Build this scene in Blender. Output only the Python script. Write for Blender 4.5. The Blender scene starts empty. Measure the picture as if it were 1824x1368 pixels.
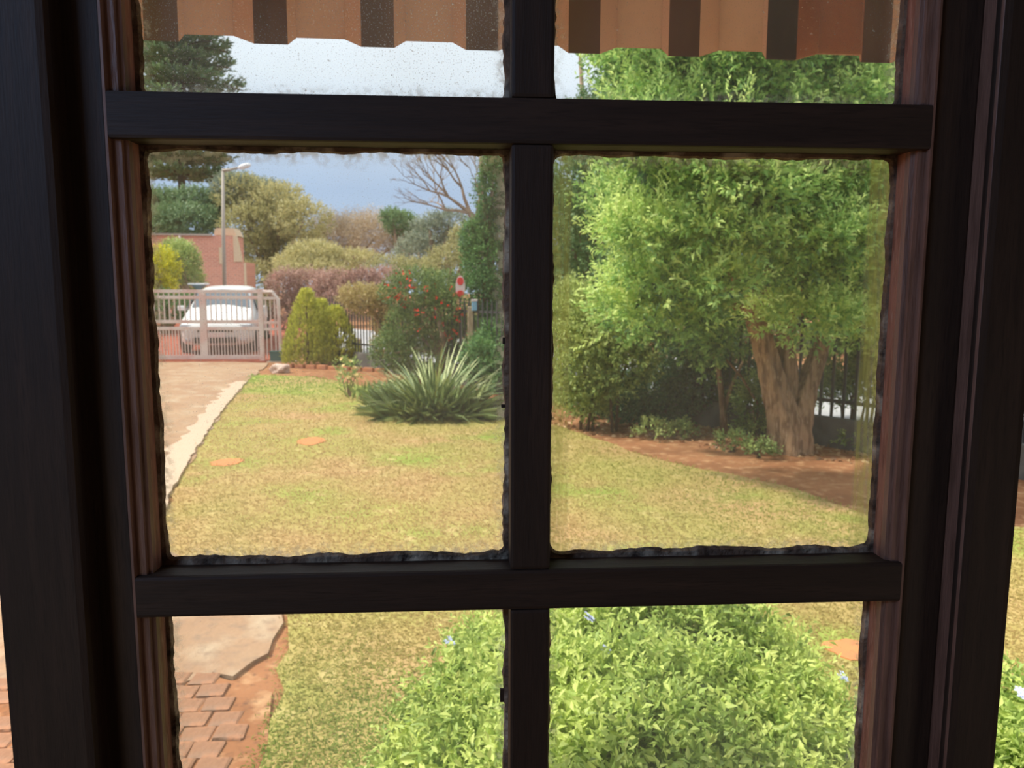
import bpy, bmesh, math, random
import numpy as np
from mathutils import Vector, Matrix
random.seed(7); rng = np.random.default_rng(7)
S = bpy.context.scene; C = S.collection
PI = math.pi
# ------------------------------------------------------------------ camera
EYE = 1.7; F = 1370.0
def cam_axes(p, yw, r):
    cp, sp, cy, sy = math.cos(p), math.sin(p), math.cos(yw), math.sin(yw)
    f = np.array([sy*cp, cy*cp, -sp]); r0 = np.array([cy, -sy, 0]); u0 = np.cross(r0, f)
    return r0*math.cos(r)+u0*math.sin(r), -r0*math.sin(r)+u0*math.cos(r), f
RR, UU, FF = cam_axes(math.radians(7.11), math.radians(3.446), math.radians(.158))
cd = bpy.data.cameras.new('camera'); cam = bpy.data.objects.new('camera', cd); C.objects.link(cam)
cam.matrix_world = Matrix([[RR[i], UU[i], -FF[i], (0, 0, EYE)[i]] for i in range(3)] + [[0, 0, 0, 1]])
cd.sensor_width = 36; cd.lens = F/1824*36; cd.clip_start = .02; cd.clip_end = 500
cd.dof.use_dof = True; cd.dof.focus_distance = .62; cd.dof.aperture_fstop = 17
S.camera = cam
def ray(px, py): return FF + RR*(px-912)/F - UU*(py-684)/F
def P(px, py, Y):
    v = ray(px, py); v = v/v[1]*Y; return Vector((v[0], v[1], v[2]+EYE))
def G(px, py, z=0.0):
    v = ray(px, py); v = v*(z-EYE)/v[2]; return Vector((v[0], v[1], z))
# ------------------------------------------------------------------ light
def srgb(r, g, b):
    f = lambda c: (c/255/12.92 if c/255 <= .04045 else ((c/255+.055)/1.055)**2.4)
    return (f(r), f(g), f(b), 1)
W = bpy.data.worlds.new('sky'); S.world = W; W.use_nodes = True
nt = W.node_tree; nt.nodes.clear()
wo = nt.nodes.new('ShaderNodeOutputWorld'); bg = nt.nodes.new('ShaderNodeBackground')
tc = nt.nodes.new('ShaderNodeTexCoord'); sx = nt.nodes.new('ShaderNodeSeparateXYZ'); cr = nt.nodes.new('ShaderNodeValToRGB')
nt.links.new(tc.outputs['Generated'], sx.inputs[0]); nt.links.new(sx.outputs['Z'], cr.inputs[0])
nt.links.new(cr.outputs[0], bg.inputs[0]); nt.links.new(bg.outputs[0], wo.inputs[0])
e = cr.color_ramp.elements
e[0].position = .0; e[0].color = (.46, .58, .74, 1)
e[1].position = .65; e[1].color = (1.42, 1.46, 1.50, 1)
for p, c in ((.12, (.41, .54, .74, 1)), (.17, (.52, .64, .81, 1)), (.25, (.76, .85, .93, 1))):
    x = e.new(p); x.color = c
bg.inputs[1].default_value = 1.0
sl = bpy.data.lights.new('sun', 'SUN'); sl.energy = 4.5; sl.angle = math.radians(4); sl.color = (1, .93, .80)
sun = bpy.data.objects.new('sun', sl); C.objects.link(sun)
sd = Vector((-.64, .04, .77)).normalized()      # direction towards the sun
sun.rotation_euler = sd.to_track_quat('Z', 'Y').to_euler()
def area(name, loc, to, size, power, col):
    l = bpy.data.lights.new(name, 'AREA'); l.energy = power; l.size = size; l.color = col
    o = bpy.data.objects.new(name, l); C.objects.link(o); o.location = loc
    o.rotation_euler = (Vector(loc)-Vector(to)).to_track_quat('Z', 'Y').to_euler()
area('added_cool_fill', (-1.1, -.55, 2.35), (-.25, .46, 1.95), .5, 9, (.36, .58, 1))  # unseen cool fill, added to light the frame's upper left
area('added_warm_fill', (-1.1, -1.0, .9), (-.3, .5, 1.3), .45, 2.4, (1, .85, .62))  # unseen warm fill, added for the lower left of the frame
area('added_warm_fill_right', (1.6, -1.0, .8), (0, .5, 1.6), .4, 2.6, (1, .82, .62))  # unseen warm fill from the right, added so the left beading catches light
S.view_settings.view_transform = 'Standard'; S.view_settings.look = 'None'
S.view_settings.exposure = 0.3; S.view_settings.gamma = 1; S.view_settings.use_curve_mapping = False
S.cycles.use_denoising = True
S.cycles.max_bounces = 8; S.cycles.transparent_max_bounces = 16; S.cycles.caustics_reflective = False; S.cycles.caustics_refractive = False
# ------------------------------------------------------------------ helpers
def tag(o, label=None, cat=None, group=None, kind=None):
    for k, v in (('label', label), ('category', cat), ('group', group), ('kind', kind)):
        if v: o[k] = v
    return o
def empty(name, loc=(0, 0, 0), label=None, cat=None, group=None, rz=0, kind=None):
    o = bpy.data.objects.new(name, None); C.objects.link(o); o.location = loc; o.rotation_euler = (0, 0, rz)
    o.empty_display_size = .1
    return tag(o, label, cat, group, kind)
def link(name, me, mat=None, parent=None, loc=(0, 0, 0), local=False):
    """verts are in world space unless local; parent keeps world placement"""
    o = bpy.data.objects.new(name, me); C.objects.link(o)
    if mat is not None and len(me.materials) == 0: me.materials.append(mat)
    o.location = loc
    if parent is not None:
        o.parent = parent
        if not local:
            pm = Matrix(); q = parent
            while q is not None:
                pm = (q.matrix_parent_inverse if q.parent else Matrix()) @ Matrix.LocRotScale(q.location, q.rotation_euler, q.scale) @ pm; q = q.parent
            o.matrix_parent_inverse = pm.inverted()
    return o
def mesh_np(name, V, Fc, n, attr=None, smooth=False):
    """V (k,3), Fc (m,n) faces of n verts, attr per vertex"""
    me = bpy.data.meshes.new(name)
    V = np.asarray(V, dtype=np.float32); Fc = np.asarray(Fc, dtype=np.int32)
    me.vertices.add(len(V)); me.vertices.foreach_set('co', V.ravel())
    me.loops.add(Fc.size); me.loops.foreach_set('vertex_index', Fc.ravel())
    me.polygons.add(len(Fc)); me.polygons.foreach_set('loop_start', np.arange(0, Fc.size, n, dtype=np.int32))
    try: me.polygons.foreach_set('loop_total', np.full(len(Fc), n, dtype=np.int32))
    except Exception: pass
    if attr is not None:
        a = me.attributes.new('v', 'FLOAT', 'POINT'); a.data.foreach_set('value', np.asarray(attr, dtype=np.float32))
    me.update(calc_edges=True)
    if smooth: me.polygons.foreach_set('use_smooth', np.ones(len(Fc), dtype=bool))
    return me
class MB:
    def __init__(s): s.b = bmesh.new()
    def box(s, x0, x1, y0, y1, z0, z1, bev=0, m=None):
        r = bmesh.ops.create_cube(s.b, size=1)
        for v in r['verts']:
            v.co = Vector(((x0+x1)/2+v.co.x*(x1-x0), (y0+y1)/2+v.co.y*(y1-y0), (z0+z1)/2+v.co.z*(z1-z0)))
        if bev:
            es = list({e for v in r['verts'] for e in v.link_edges})
            q = bmesh.ops.bevel(s.b, geom=es, offset=bev, segments=2, affect='EDGES', profile=.6)
            vs = list({v for f in q['faces'] for v in f.verts} | {v for v in r['verts'] if v.is_valid})
        else: vs = r['verts']
        if m is not None:
            for v in vs: v.co = m @ v.co
        return s
    def prism(s, pts, a, b, fn):
        """pts 2-D outline, fn(u,v,w)->xyz, extruded w from a to b"""
        A = [s.b.verts.new(fn(u, v, a)) for u, v in pts]; B = [s.b.verts.new(fn(u, v, b)) for u, v in pts]
        n = len(pts)
        for i in range(n): s.b.faces.new((A[i], A[(i+1) % n], B[(i+1) % n], B[i]))
        s.b.faces.new(A[::-1]); s.b.faces.new(B)
        return s
    def tube(s, path, rad, seg=8, cap=True):
        path = [Vector(p) for p in path]; rings = []
        for i, p in enumerate(path):
            d = (path[min(i+1, len(path)-1)]-path[max(i-1, 0)]).normalized()
            a = d.cross(Vector((0, 1, 0)) if abs(d.y) < .9 else Vector((1, 0, 0))).normalized(); b = d.cross(a)
            r = rad[i] if hasattr(rad, '__len__') else rad
            rings.append([s.b.verts.new(p+(a*math.cos(2*PI*k/seg)+b*math.sin(2*PI*k/seg))*r) for k in range(seg)])
        for i in range(len(rings)-1):
            for k in range(seg):
                s.b.faces.new((rings[i][k], rings[i][(k+1) % seg], rings[i+1][(k+1) % seg], rings[i+1][k]))
        if cap: s.b.faces.new(rings[0][::-1]); s.b.faces.new(rings[-1])
        return s
    def build(s, name, mat, parent=None, smooth=False, local=False, loc=(0, 0, 0)):
        bmesh.ops.recalc_face_normals(s.b, faces=s.b.faces)
        me = bpy.data.meshes.new(name); s.b.to_mesh(me); s.b.free()
        if smooth:
            for p in me.polygons: p.use_smooth = True
        return link(name, me, mat, parent, loc, local)
# ------------------------------------------------------------------ materials
def mat(name, col, rough=.7, spec=.3, metal=0, noise=None, bump=0, bscale=60, stretch=(1, 1, 1), coat=0):
    """noise = (other colour, scale, contrast lo, hi)"""
    m = bpy.data.materials.new(name); m.use_nodes = True; t = m.node_tree; b = t.nodes['Principled BSDF']
    b.inputs['Base Color'].default_value = col; b.inputs['Roughness'].default_value = rough
    b.inputs['Specular IOR Level'].default_value = spec; b.inputs['Metallic'].default_value = metal
    tcn = t.nodes.new('ShaderNodeTexCoord'); mp = t.nodes.new('ShaderNodeMapping'); mp.inputs['Scale'].default_value = stretch
    t.links.new(tcn.outputs['Object'], mp.inputs[0]); last = None
    for i, q in enumerate(noise or ()):
        c2, sc, lo, hi = q
        n = t.nodes.new('ShaderNodeTexNoise'); n.inputs['Scale'].default_value = sc; n.inputs['Detail'].default_value = 6
        t.links.new(mp.outputs[0], n.inputs['Vector'])
        mr = t.nodes.new('ShaderNodeMapRange'); mr.inputs[1].default_value = lo; mr.inputs[2].default_value = hi
        t.links.new(n.outputs['Fac'], mr.inputs[0])
        mx = t.nodes.new('ShaderNodeMix'); mx.data_type = 'RGBA'; t.links.new(mr.outputs[0], mx.inputs[0])
        if last is None: mx.inputs[6].default_value = col
        else: t.links.new(last, mx.inputs[6])
        mx.inputs[7].default_value = c2; last = mx.outputs[2]
    if last is not None: t.links.new(last, b.inputs['Base Color'])
    if bump:
        n = t.nodes.new('ShaderNodeTexNoise'); n.inputs['Scale'].default_value = bscale; n.inputs['Detail'].default_value = 8
        t.links.new(mp.outputs[0], n.inputs['Vector']); bm_ = t.nodes.new('ShaderNodeBump'); bm_.inputs['Strength'].default_value = bump
        bm_.inputs['Distance'].default_value = .01
        t.links.new(n.outputs['Fac'], bm_.inputs['Height']); t.links.new(bm_.outputs[0], b.inputs['Normal'])
    return m
def leafmat(name, dark, mid, light, trans=.35, rough=.45, spec=.35):
    m = bpy.data.materials.new(name); m.use_nodes = True; t = m.node_tree; b = t.nodes['Principled BSDF']
    at = t.nodes.new('ShaderNodeAttribute'); at.attribute_name = 'v'
    r = t.nodes.new('ShaderNodeValToRGB'); r.color_ramp.elements[0].color = dark; r.color_ramp.elements[1].color = light
    x = r.color_ramp.elements.new(.5); x.color = mid
    t.links.new(at.outputs['Fac'], r.inputs[0]); t.links.new(r.outputs[0], b.inputs['Base Color'])
    b.inputs['Roughness'].default_value = rough; b.inputs['Specular IOR Level'].default_value = spec
    tr = t.nodes.new('ShaderNodeBsdfTranslucent'); t.links.new(r.outputs[0], tr.inputs[0])
    mx = t.nodes.new('ShaderNodeMixShader'); mx.inputs[0].default_value = trans
    t.links.new(b.outputs[0], mx.inputs[1]); t.links.new(tr.outputs[0], mx.inputs[2])
    t.links.new(mx.outputs[0], t.nodes['Material Output'].inputs[0]); return m
def lin(*c): return (c[0], c[1], c[2], 1)
M = {}
M['wood'] = mat('dark_stained_wood', lin(.035, .019, .012), .6, .25, noise=[(lin(.05, .026, .016), 9, .45, .7), (lin(.026, .014, .009), 60, .5, .75)], bump=.10, bscale=70, stretch=(14, 14, 1))
M['wood_h'] = mat('dark_stained_crossbar_wood', lin(.035, .019, .012), .6, .25, noise=[(lin(.05, .026, .016), 9, .45, .7), (lin(.026, .014, .009), 60, .5, .75)], bump=.10, bscale=70, stretch=(1, 14, 14))
M['reveal'] = mat('weathered_red_wood', lin(.30, .12, .075), .55, .3, noise=[(lin(.18, .065, .04), 30, .45, .65), (lin(.42, .22, .15), 80, .55, .75)], bump=.3, bscale=90, stretch=(8, 8, 1))
M['bead'] = mat('red_brown_lit_beading', lin(.22, .105, .07), .5, .35, noise=[(lin(.15, .07, .045), 20, .45, .65)], bump=.2, bscale=80, stretch=(8, 8, 1))  # lighter than the frame wood: the edge highlight is put into the colour
M['putty'] = mat('old_brown_putty', lin(.16, .095, .06), .8, .2, noise=[(lin(.50, .38, .26), 40, .50, .66), (lin(.05, .03, .02), 90, .5, .7)], bump=.6, bscale=150)
M['plaster'] = mat('interior_plaster', lin(.42, .36, .30), .9, .1, noise=[(lin(.36, .31, .26), 3, .4, .7)])
M['floorm'] = mat('interior_floor_wood', lin(.16, .08, .045), .5, .3, noise=[(lin(.10, .05, .03), 6, .4, .7)], stretch=(8, 1, 1))
M['brickwall_out'] = mat('outer_wall_render', lin(.5, .33, .24), .9, .1, noise=[(lin(.4, .25, .18), 8, .4, .7)], bump=.3)
M['soil'] = mat('red_soil', lin(.34, .155, .075), .95, .1, noise=[(lin(.24, .105, .05), 1.3, .42, .6), (lin(.50, .30, .16), 9, .52, .72), (lin(.17, .085, .05), 30, .55, .75)], bump=.8, bscale=14)
M['concrete'] = mat('worn_concrete', lin(.37, .245, .155), .9, .1, noise=[(lin(.33, .20, .125), .9, .42, .6), (lin(.42, .32, .22), 3.5, .5, .68), (lin(.27, .185, .13), 16, .5, .75)], bump=.7, bscale=30)
M['kerb'] = mat('pale_concrete_edge', lin(.50, .38, .28), .9, .15, noise=[(lin(.5, .36, .26), 6, .5, .7)], bump=.6, bscale=25)
M['paver'] = mat('worn_paver', lin(.29, .155, .095), .9, .1, noise=[(lin(.27, .18, .13), 3.2, .45, .6), (lin(.42, .20, .11), 14, .52, .7)], bump=.7, bscale=40)
M['street'] = mat('pale_asphalt', lin(.42, .42, .43), .8, .2, noise=[(lin(.34, .34, .36), .8, .4, .6)], bump=.2)
M['redpave'] = mat('red_apron_paving', lin(.36, .11, .07), .85, .1, noise=[(lin(.27, .075, .05), 5, .4, .6)], bump=.3)
M['bark'] = mat('stringy_bark', lin(.34, .215, .13), .9, .1, noise=[(lin(.17, .10, .06), 9, .45, .6), (lin(.46, .32, .21), 24, .55, .7)], bump=1, bscale=22, stretch=(2.2, 2.2, .35))
M['twig'] = mat('grey_brown_branch', lin(.30, .22, .16), .9, .1, noise=[(lin(.2, .14, .1), 8, .4, .6)])
M['darktwig'] = mat('dark_branch', lin(.10, .065, .045), .9, .1)
M['post'] = mat('weathered_post', lin(.48, .36, .24), .9, .1, noise=[(lin(.32, .23, .15), 8, .4, .6)], stretch=(4, 4, 1))
M['steel'] = mat('black_fence_steel', lin(.03, .032, .035), .5, .4)
M['gatewhite'] = mat('faded_white_steel', lin(.62, .53, .49), .55, .4, noise=[(lin(.60, .42, .38), 2.5, .45, .6)])
M['galv'] = mat('galvanised_pole', lin(.36, .32, .28), .6, .4)
M['lampw'] = mat('white_lamp_head', lin(.75, .76, .78), .5, .4)
M['greywall'] = mat('grey_low_wall', lin(.15, .14, .13), .9, .1, noise=[(lin(.09, .085, .08), 4, .4, .6)], bump=.4)
M['cream'] = mat('cream_coping', lin(.60, .46, .32), .85, .1)
M['car'] = mat('white_car_paint', lin(.66, .67, .67), .25, .5)
M['carglass'] = mat('dark_car_glass', lin(.10, .13, .16), .12, .6)
M['black'] = mat('black_plastic', lin(.02, .02, .022), .6, .3)
M['lens'] = mat('headlamp_lens', lin(.45, .47, .50), .15, .6)
M['rubber'] = mat('tyre_rubber', lin(.02, .02, .02), .8, .2)
M['chrome'] = mat('silver_wheel', lin(.5, .5, .52), .35, .5, metal=.7)
M['green_box'] = mat('dark_green_plastic', lin(.06, .12, .11), .6, .3)
M['rock'] = mat('pale_rock', lin(.62, .48, .40), .9, .1, noise=[(lin(.45, .32, .26), 5, .4, .6)], bump=.6)
M['red'] = mat('bright_red_paint', lin(.75, .05, .05), .5, .3)
M['white'] = mat('white_paint', lin(.75, .62, .62), .5, .3)
M['blue'] = mat('pale_blue_paint', lin(.22, .42, .60), .6, .3)
M['ibr'] = mat('tan_ribbed_sheet', lin(.62, .42, .30), .6, .25, noise=[(lin(.52, .33, .23), 4, .45, .7), (lin(.36, .21, .14), 25, .55, .75)], stretch=(1, 1, .4))
M['ibr_dark'] = mat('grimy_shaded_rib', lin(.24, .14, .09), .7, .15, noise=[(lin(.13, .085, .06), 9, .42, .62)], stretch=(2, 2, .5))  # recess shade painted into the ribs' darker colour, along with grime
M['darkwood'] = mat('dark_soffit', lin(.16, .10, .07), .8, .2)
M['flower_blue'] = mat('pale_blue_petal', lin(.60, .66, .90), .6, .2)
M['flower_red'] = mat('red_petal', lin(.75, .05, .03), .6, .2)
M['flower_cream'] = mat('cream_petal', lin(.85, .70, .36), .6, .2)
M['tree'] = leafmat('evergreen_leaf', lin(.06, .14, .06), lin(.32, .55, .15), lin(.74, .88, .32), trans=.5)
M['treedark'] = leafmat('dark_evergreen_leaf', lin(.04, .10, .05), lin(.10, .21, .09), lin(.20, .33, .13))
M['plumbago'] = leafmat('plumbago_leaf', lin(.16, .23, .06), lin(.40, .55, .14), lin(.74, .84, .26), trans=.45)
M['arauc'] = leafmat('pine_needle', lin(.06, .12, .06), lin(.13, .23, .11), lin(.24, .35, .15), trans=.25)
M['olive'] = leafmat('olive_leaf', lin(.22, .22, .09), lin(.44, .42, .18), lin(.62, .56, .27))
M['midgreen'] = leafmat('mid_green_leaf', lin(.10, .17, .06), lin(.28, .39, .12), lin(.52, .60, .20))
M['bluegreen'] = leafmat('grey_green_leaf', lin(.12, .17, .13), lin(.24, .30, .22), lin(.42, .46, .33))
M['ivy'] = leafmat('ivy_leaf', lin(.03, .09, .035), lin(.09, .22, .07), lin(.2, .38, .11))
M['lime'] = leafmat('yellow_green_conifer_leaf', lin(.24, .25, .03), lin(.48, .50, .07), lin(.70, .68, .12))
M['yellowfl'] = leafmat('yellow_blossom', lin(.42, .42, .03), lin(.80, .76, .04), lin(.95, .92, .12))
M['purple'] = leafmat('dry_purple_leaf', lin(.22, .12, .11), lin(.44, .26, .21), lin(.60, .40, .32))
M['brown'] = leafmat('dry_twig', lin(.44, .34, .23), lin(.66, .53, .37), lin(.78, .66, .48), trans=.2)
M['tan'] = leafmat('dry_yellow_leaf', lin(.26, .19, .08), lin(.45, .36, .15), lin(.60, .50, .22))
M['blade'] = leafmat('strap_leaf', lin(.14, .20, .08), lin(.24, .32, .12), lin(.46, .48, .20), trans=.25)
M['grass'] = leafmat('lawn_blade', lin(.17, .31, .045), lin(.38, .34, .105), lin(.52, .36, .17), trans=.45, spec=.1)
M['litter'] = leafmat('leaf_litter', lin(.20, .11, .06), lin(.42, .25, .13), lin(.60, .42, .22), trans=0)
for i in range(3):   # strap-leaf copies take one of three tones through their own materials
    c = [lin(.15, .22, .10), lin(.27, .35, .15), lin(.46, .50, .24)][i]
    M['blade%d' % i] = mat('strap_leaf_tone', c, .45, .3, noise=[(tuple(x*1.4 for x in c[:3])+(1,), 3, .4, .7)])
# brick wall of the far building
m = mat('far_brickwork', lin(.42, .18, .125), .9, .1); t = m.node_tree; M['farbrick'] = m
bt = t.nodes.new('ShaderNodeTexBrick'); bt.inputs['Scale'].default_value = 1; bt.inputs['Brick Width'].default_value = .23; bt.inputs['Row Height'].default_value = .085
bt.inputs['Mortar Size'].default_value = .008; bt.inputs['Color1'].default_value = lin(.62, .27, .19); bt.inputs['Color2'].default_value = lin(.52, .23, .17); bt.inputs['Mortar'].default_value = lin(.66, .45, .36)
tcn = t.nodes.new('ShaderNodeTexCoord'); mp = t.nodes.new('ShaderNodeMapping'); mp.inputs['Rotation'].default_value = (PI/2, 0, 0)
t.links.new(tcn.outputs['Object'], mp.inputs[0]); t.links.new(mp.outputs[0], bt.inputs['Vector']); t.links.new(bt.outputs[0], t.nodes['Principled BSDF'].inputs['Base Color'])
# lawn colour: green and straw patches
m = mat('lawn', lin(.35, .31, .10), .95, .05, noise=[(lin(.44, .28, .14), .55, .42, .62), (lin(.26, .33, .07), .9, .52, .68), (lin(.50, .40, .18), 6, .55, .75)], bump=.5, bscale=40); M['lawn'] = m
def glassmat(name, base, speck, edge, tint, side=0, sidecol=(.7, .7, .3)):
    """old window glass: clear, glossy, dust specks, grime along the pane's edges (UV runs 0..1 over the pane)"""
    m = bpy.data.materials.new(name); m.use_nodes = True; t = m.node_tree; t.nodes.clear(); N = t.nodes.new; L = t.links.new
    out = N('ShaderNodeOutputMaterial'); uv = N('ShaderNodeTexCoord'); sp = N('ShaderNodeSeparateXYZ'); L(uv.outputs['UV'], sp.inputs[0])
    def mth(op, a, b=None, cl=False):
        n = N('ShaderNodeMath'); n.operation = op; n.use_clamp = cl
        for i, x in enumerate((a, b)):
            if x is None: continue
            if isinstance(x, (int, float)): n.inputs[i].default_value = x
            else: L(x, n.inputs[i])
        return n.outputs[0]
    def noise(sc, lo, hi, st=(1, 1, 1), det=3):
        mp = N('ShaderNodeMapping'); mp.inputs['Scale'].default_value = st; L(uv.outputs['Object'], mp.inputs[0])
        n = N('ShaderNodeTexNoise'); n.inputs['Scale'].default_value = sc; n.inputs['Detail'].default_value = det; L(mp.outputs[0], n.inputs['Vector'])
        r = N('ShaderNodeMapRange'); r.inputs[1].default_value = lo; r.inputs[2].default_value = hi; L(n.outputs['Fac'], r.inputs[0]); return r.outputs[0]
    U, V_ = sp.outputs[0], sp.outputs[1]
    eu = mth('MINIMUM', U, mth('SUBTRACT', 1, U)); ev = mth('MINIMUM', V_, mth('SUBTRACT', 1, V_))
    ed = mth('ADD', mth('MINIMUM', eu, ev), mth('MULTIPLY', noise(60, .3, .7), .02))
    em = N('ShaderNodeMapRange'); em.inputs[1].default_value = .055; em.inputs[2].default_value = .012; L(ed, em.inputs[0])
    fac = mth('ADD', base, mth('MULTIPLY', noise(1100, .60, .72, det=1), speck))
    fac = mth('ADD', fac, mth('MULTIPLY', noise(320, .66, .74, det=2), speck*1.2))
    fac = mth('MULTIPLY', fac, mth('ADD', .6, noise(9, .3, .75)))
    fac = mth('ADD', fac, mth('MULTIPLY', mth('MULTIPLY', em.outputs[0], mth('ADD', .25, noise(200, .45, .6))), edge))
    sm = None
    if side:
        q = N('ShaderNodeMapRange'); q.inputs[1].default_value = .072; q.inputs[2].default_value = .062
        L(mth('ADD', eu, mth('MULTIPLY', noise(20, .2, .8), .008)), q.inputs[0])
        sm = mth('MULTIPLY', q.outputs[0], mth('ADD', .45, noise(60, .3, .7, (6, 1, .35))))
        fac = mth('ADD', fac, mth('MULTIPLY', sm, side))
    fac = mth('MINIMUM', fac, .85)
    d1 = N('ShaderNodeBsdfTranslucent'); d2 = N('ShaderNodeBsdfDiffuse')
    for d in (d1, d2):
        d.inputs[0].default_value = tint
        if sm is not None:
            mc = N('ShaderNodeMix'); mc.data_type = 'RGBA'; L(mth('MULTIPLY', sm, 1.0, True), mc.inputs[0]); mc.inputs[6].default_value = tint; mc.inputs[7].default_value = (*sidecol, 1); L(mc.outputs[2], d.inputs[0])
    ds = N('ShaderNodeMixShader'); ds.inputs[0].default_value = .25; L(d1.outputs[0], ds.inputs[1]); L(d2.outputs[0], ds.inputs[2])
    tr = N('ShaderNodeBsdfTransparent'); tr.inputs[0].default_value = (.97, .98, .97, 1)
    gl = N('ShaderNodeBsdfGlossy'); gl.inputs['Roughness'].default_value = .02; gl.inputs[0].default_value = (1, 1, 1, 1)
    fr = N('ShaderNodeMixShader'); fr.inputs[0].default_value = .04; L(tr.outputs[0], fr.inputs[1]); L(gl.outputs[0], fr.inputs[2])
    mx = N('ShaderNodeMixShader'); L(fac, mx.inputs[0]); L(fr.outputs[0], mx.inputs[1]); L(ds.outputs[0], mx.inputs[2])
    L(mx.outputs[0], out.inputs[0]); return m
def through(m, col, k):
    """let light through a thin sheet"""
    t = m.node_tree; b = t.nodes['Principled BSDF']; tr = t.nodes.new('ShaderNodeBsdfTranslucent'); tr.inputs[0].default_value = col
    mx = t.nodes.new('ShaderNodeMixShader'); mx.inputs[0].default_value = k; t.links.new(b.outputs[0], mx.inputs[1]); t.links.new(tr.outputs[0], mx.inputs[2]); t.links.new(mx.outputs[0], t.nodes['Material Output'].inputs[0])
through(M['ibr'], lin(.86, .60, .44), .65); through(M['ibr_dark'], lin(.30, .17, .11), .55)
# ------------------------------------------------------------------ the room and the window
def wx(px, Y): return P(px, 700, Y).x
YF = .476; YG = .500
ROOM = dict(x0=-2.3, x1=2.3, y0=-2.6, y1=.53, z0=-.02, z1=2.72)
def struct(name, mb, m, parent=None, **k):
    o = mb.build(name, m, parent, **k); o['kind'] = 'structure'; return o
struct('floor', MB().box(-2.4, 2.4, -2.7, .53, -.12, .04), M['floorm'])
struct('ceiling', MB().box(-2.4, 2.4, -2.7, .65, 2.72, 2.80), M['plaster'])
struct('wall_back', MB().box(-2.4, 2.4, -2.7, -2.6, .04, 2.72), M['plaster'])
struct('wall_right', MB().box(2.3, 2.4, -2.6, .53, .04, 2.72), M['plaster'])
struct('wall_left', MB().box(-2.4, -2.3, -2.6, .53, .04, 2.72), M['plaster'])
OX0, OX1, OZ0, OZ1 = -1.0, 1.09, 1.08, 2.22
wf = MB()
wf.box(-2.4, OX0, .53, .65, .0, 2.72); wf.box(OX1, 2.4, .53, .65, .0, 2.72)
wf.box(OX0, OX1, .53, .65, .0, OZ0); wf.box(OX0, OX1, .53, .65, OZ1, 2.72)
struct('wall_front', wf, M['brickwall_out'])
win = empty('window_1', (wx(945, YF), YG, OZ0)); win['kind'] = 'structure'
xl, xr = wx(250, YF), wx(1600, YF)          # glazed opening
sl_, sr_ = wx(146, YF), wx(1705, YF)        # outer edges of the sash stiles
m0, m1 = wx(909, YF), wx(982, YF)
zb = [EYE-.484, EYE-.2061, EYE-.1794, EYE+.0856, EYE+.1126, EYE+.383]   # pane bottoms and tops
# sash stiles with a small moulded step
def stile(name, xo, xi, s):
    a = MB(); a.box(min(xo, xi-s*.011), max(xo, xi-s*.011), YF+.001, YG, OZ0+.05, OZ1-.05, .0015); a.box(min(xo, xi-s*.018), max(xo, xi-s*.018), YG, .522, OZ0+.05, OZ1-.05)
    o = a.build(name, M['wood'], win)
    b = MB(); x_ = xi-s*.011
    prof = [(x_, YF), (x_+s*.0006, YF-.0028), (x_+s*.0022, YF-.003), (x_+s*.003, YF+.0005), (x_+s*.008, YF+.001), (x_+s*.0085, YF+.003), (xi, YF+.004), (xi, YF+.009), (x_, YF+.009)]
    b.prism(prof, OZ0+.05, OZ1-.05, lambda u, v, w: (u, v, w)); mo = b.build('moulding', M['bead'], o)
    c = MB().box(min(x_, xi), max(x_, xi), YF+.009, YG+.001, OZ0+.05, OZ1-.05); c.build('reveal', M['reveal'], o)
stile('stile', sl_, xl, 1); stile('stile', sr_, xr, -1)
def hbar(name, x0, x1, z0, z1, dep=.508, mt='wood_h'):
    MB().box(x0, x1, YF-.003, dep, z0, z1, .0022).build(name, M[mt], win)
hbar('rail', sl_, sr_, zb[5], OZ1-.045); hbar('rail', sl_, sr_, OZ0+.045, zb[0])
for z0, z1 in ((zb[1], zb[2]), (zb[3], zb[4])):
    hbar('glazing_bar', xl-.0108, xr+.0108, z0, z1)
for z0, z1 in ((zb[0], zb[1]), (zb[2], zb[3]), (zb[4], zb[5])):
    MB().box(m0, m1, YF-.0026, .508, z0, z1, .0022).build('glazing_bar', M['wood'], win)
# outer frame posts (mullions), proud of the sash, rounded arris
def post(x0, x1, nm='mullion'):
    MB().box(x0, x1, .459, .545, OZ0+.03, OZ1-.03, .005).build(nm, M['wood'], win)
post(wx(-36, .459), wx(125, .459)); post(wx(1737, .459), wx(1833, .459))
def bead(xo, xi):
    s_ = 1 if xi > xo else -1; w = abs(xi-xo); pr_ = [(xo+s_*w*math.sin(t_*PI/16), .4605+.0175*(1-math.cos(t_*PI/16))) for t_ in range(9)]+[(xo, .53)]
    pr_.insert(9, (xi, .53)); MB().prism(pr_, OZ0+.04, OZ1-.04, lambda u, v, w: (u, v, w)).build('stop_bead', M['bead'], win)
bead(wx(125, .459)-.001, sl_); bead(wx(1737, .459)+.001, sr_)
post(OX0, OX0+.05, 'jamb'); post(OX1-.05, OX1, 'jamb')
MB().box(OX0, OX1, .459, .545, OZ1-.045, OZ1, .004).build('head', M['wood_h'], win)
MB().box(OX0-.03, OX1+.03, .44, .66, OZ0-.03, OZ0+.045, .004).build('window_sill', M['wood_h'], win)
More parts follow.
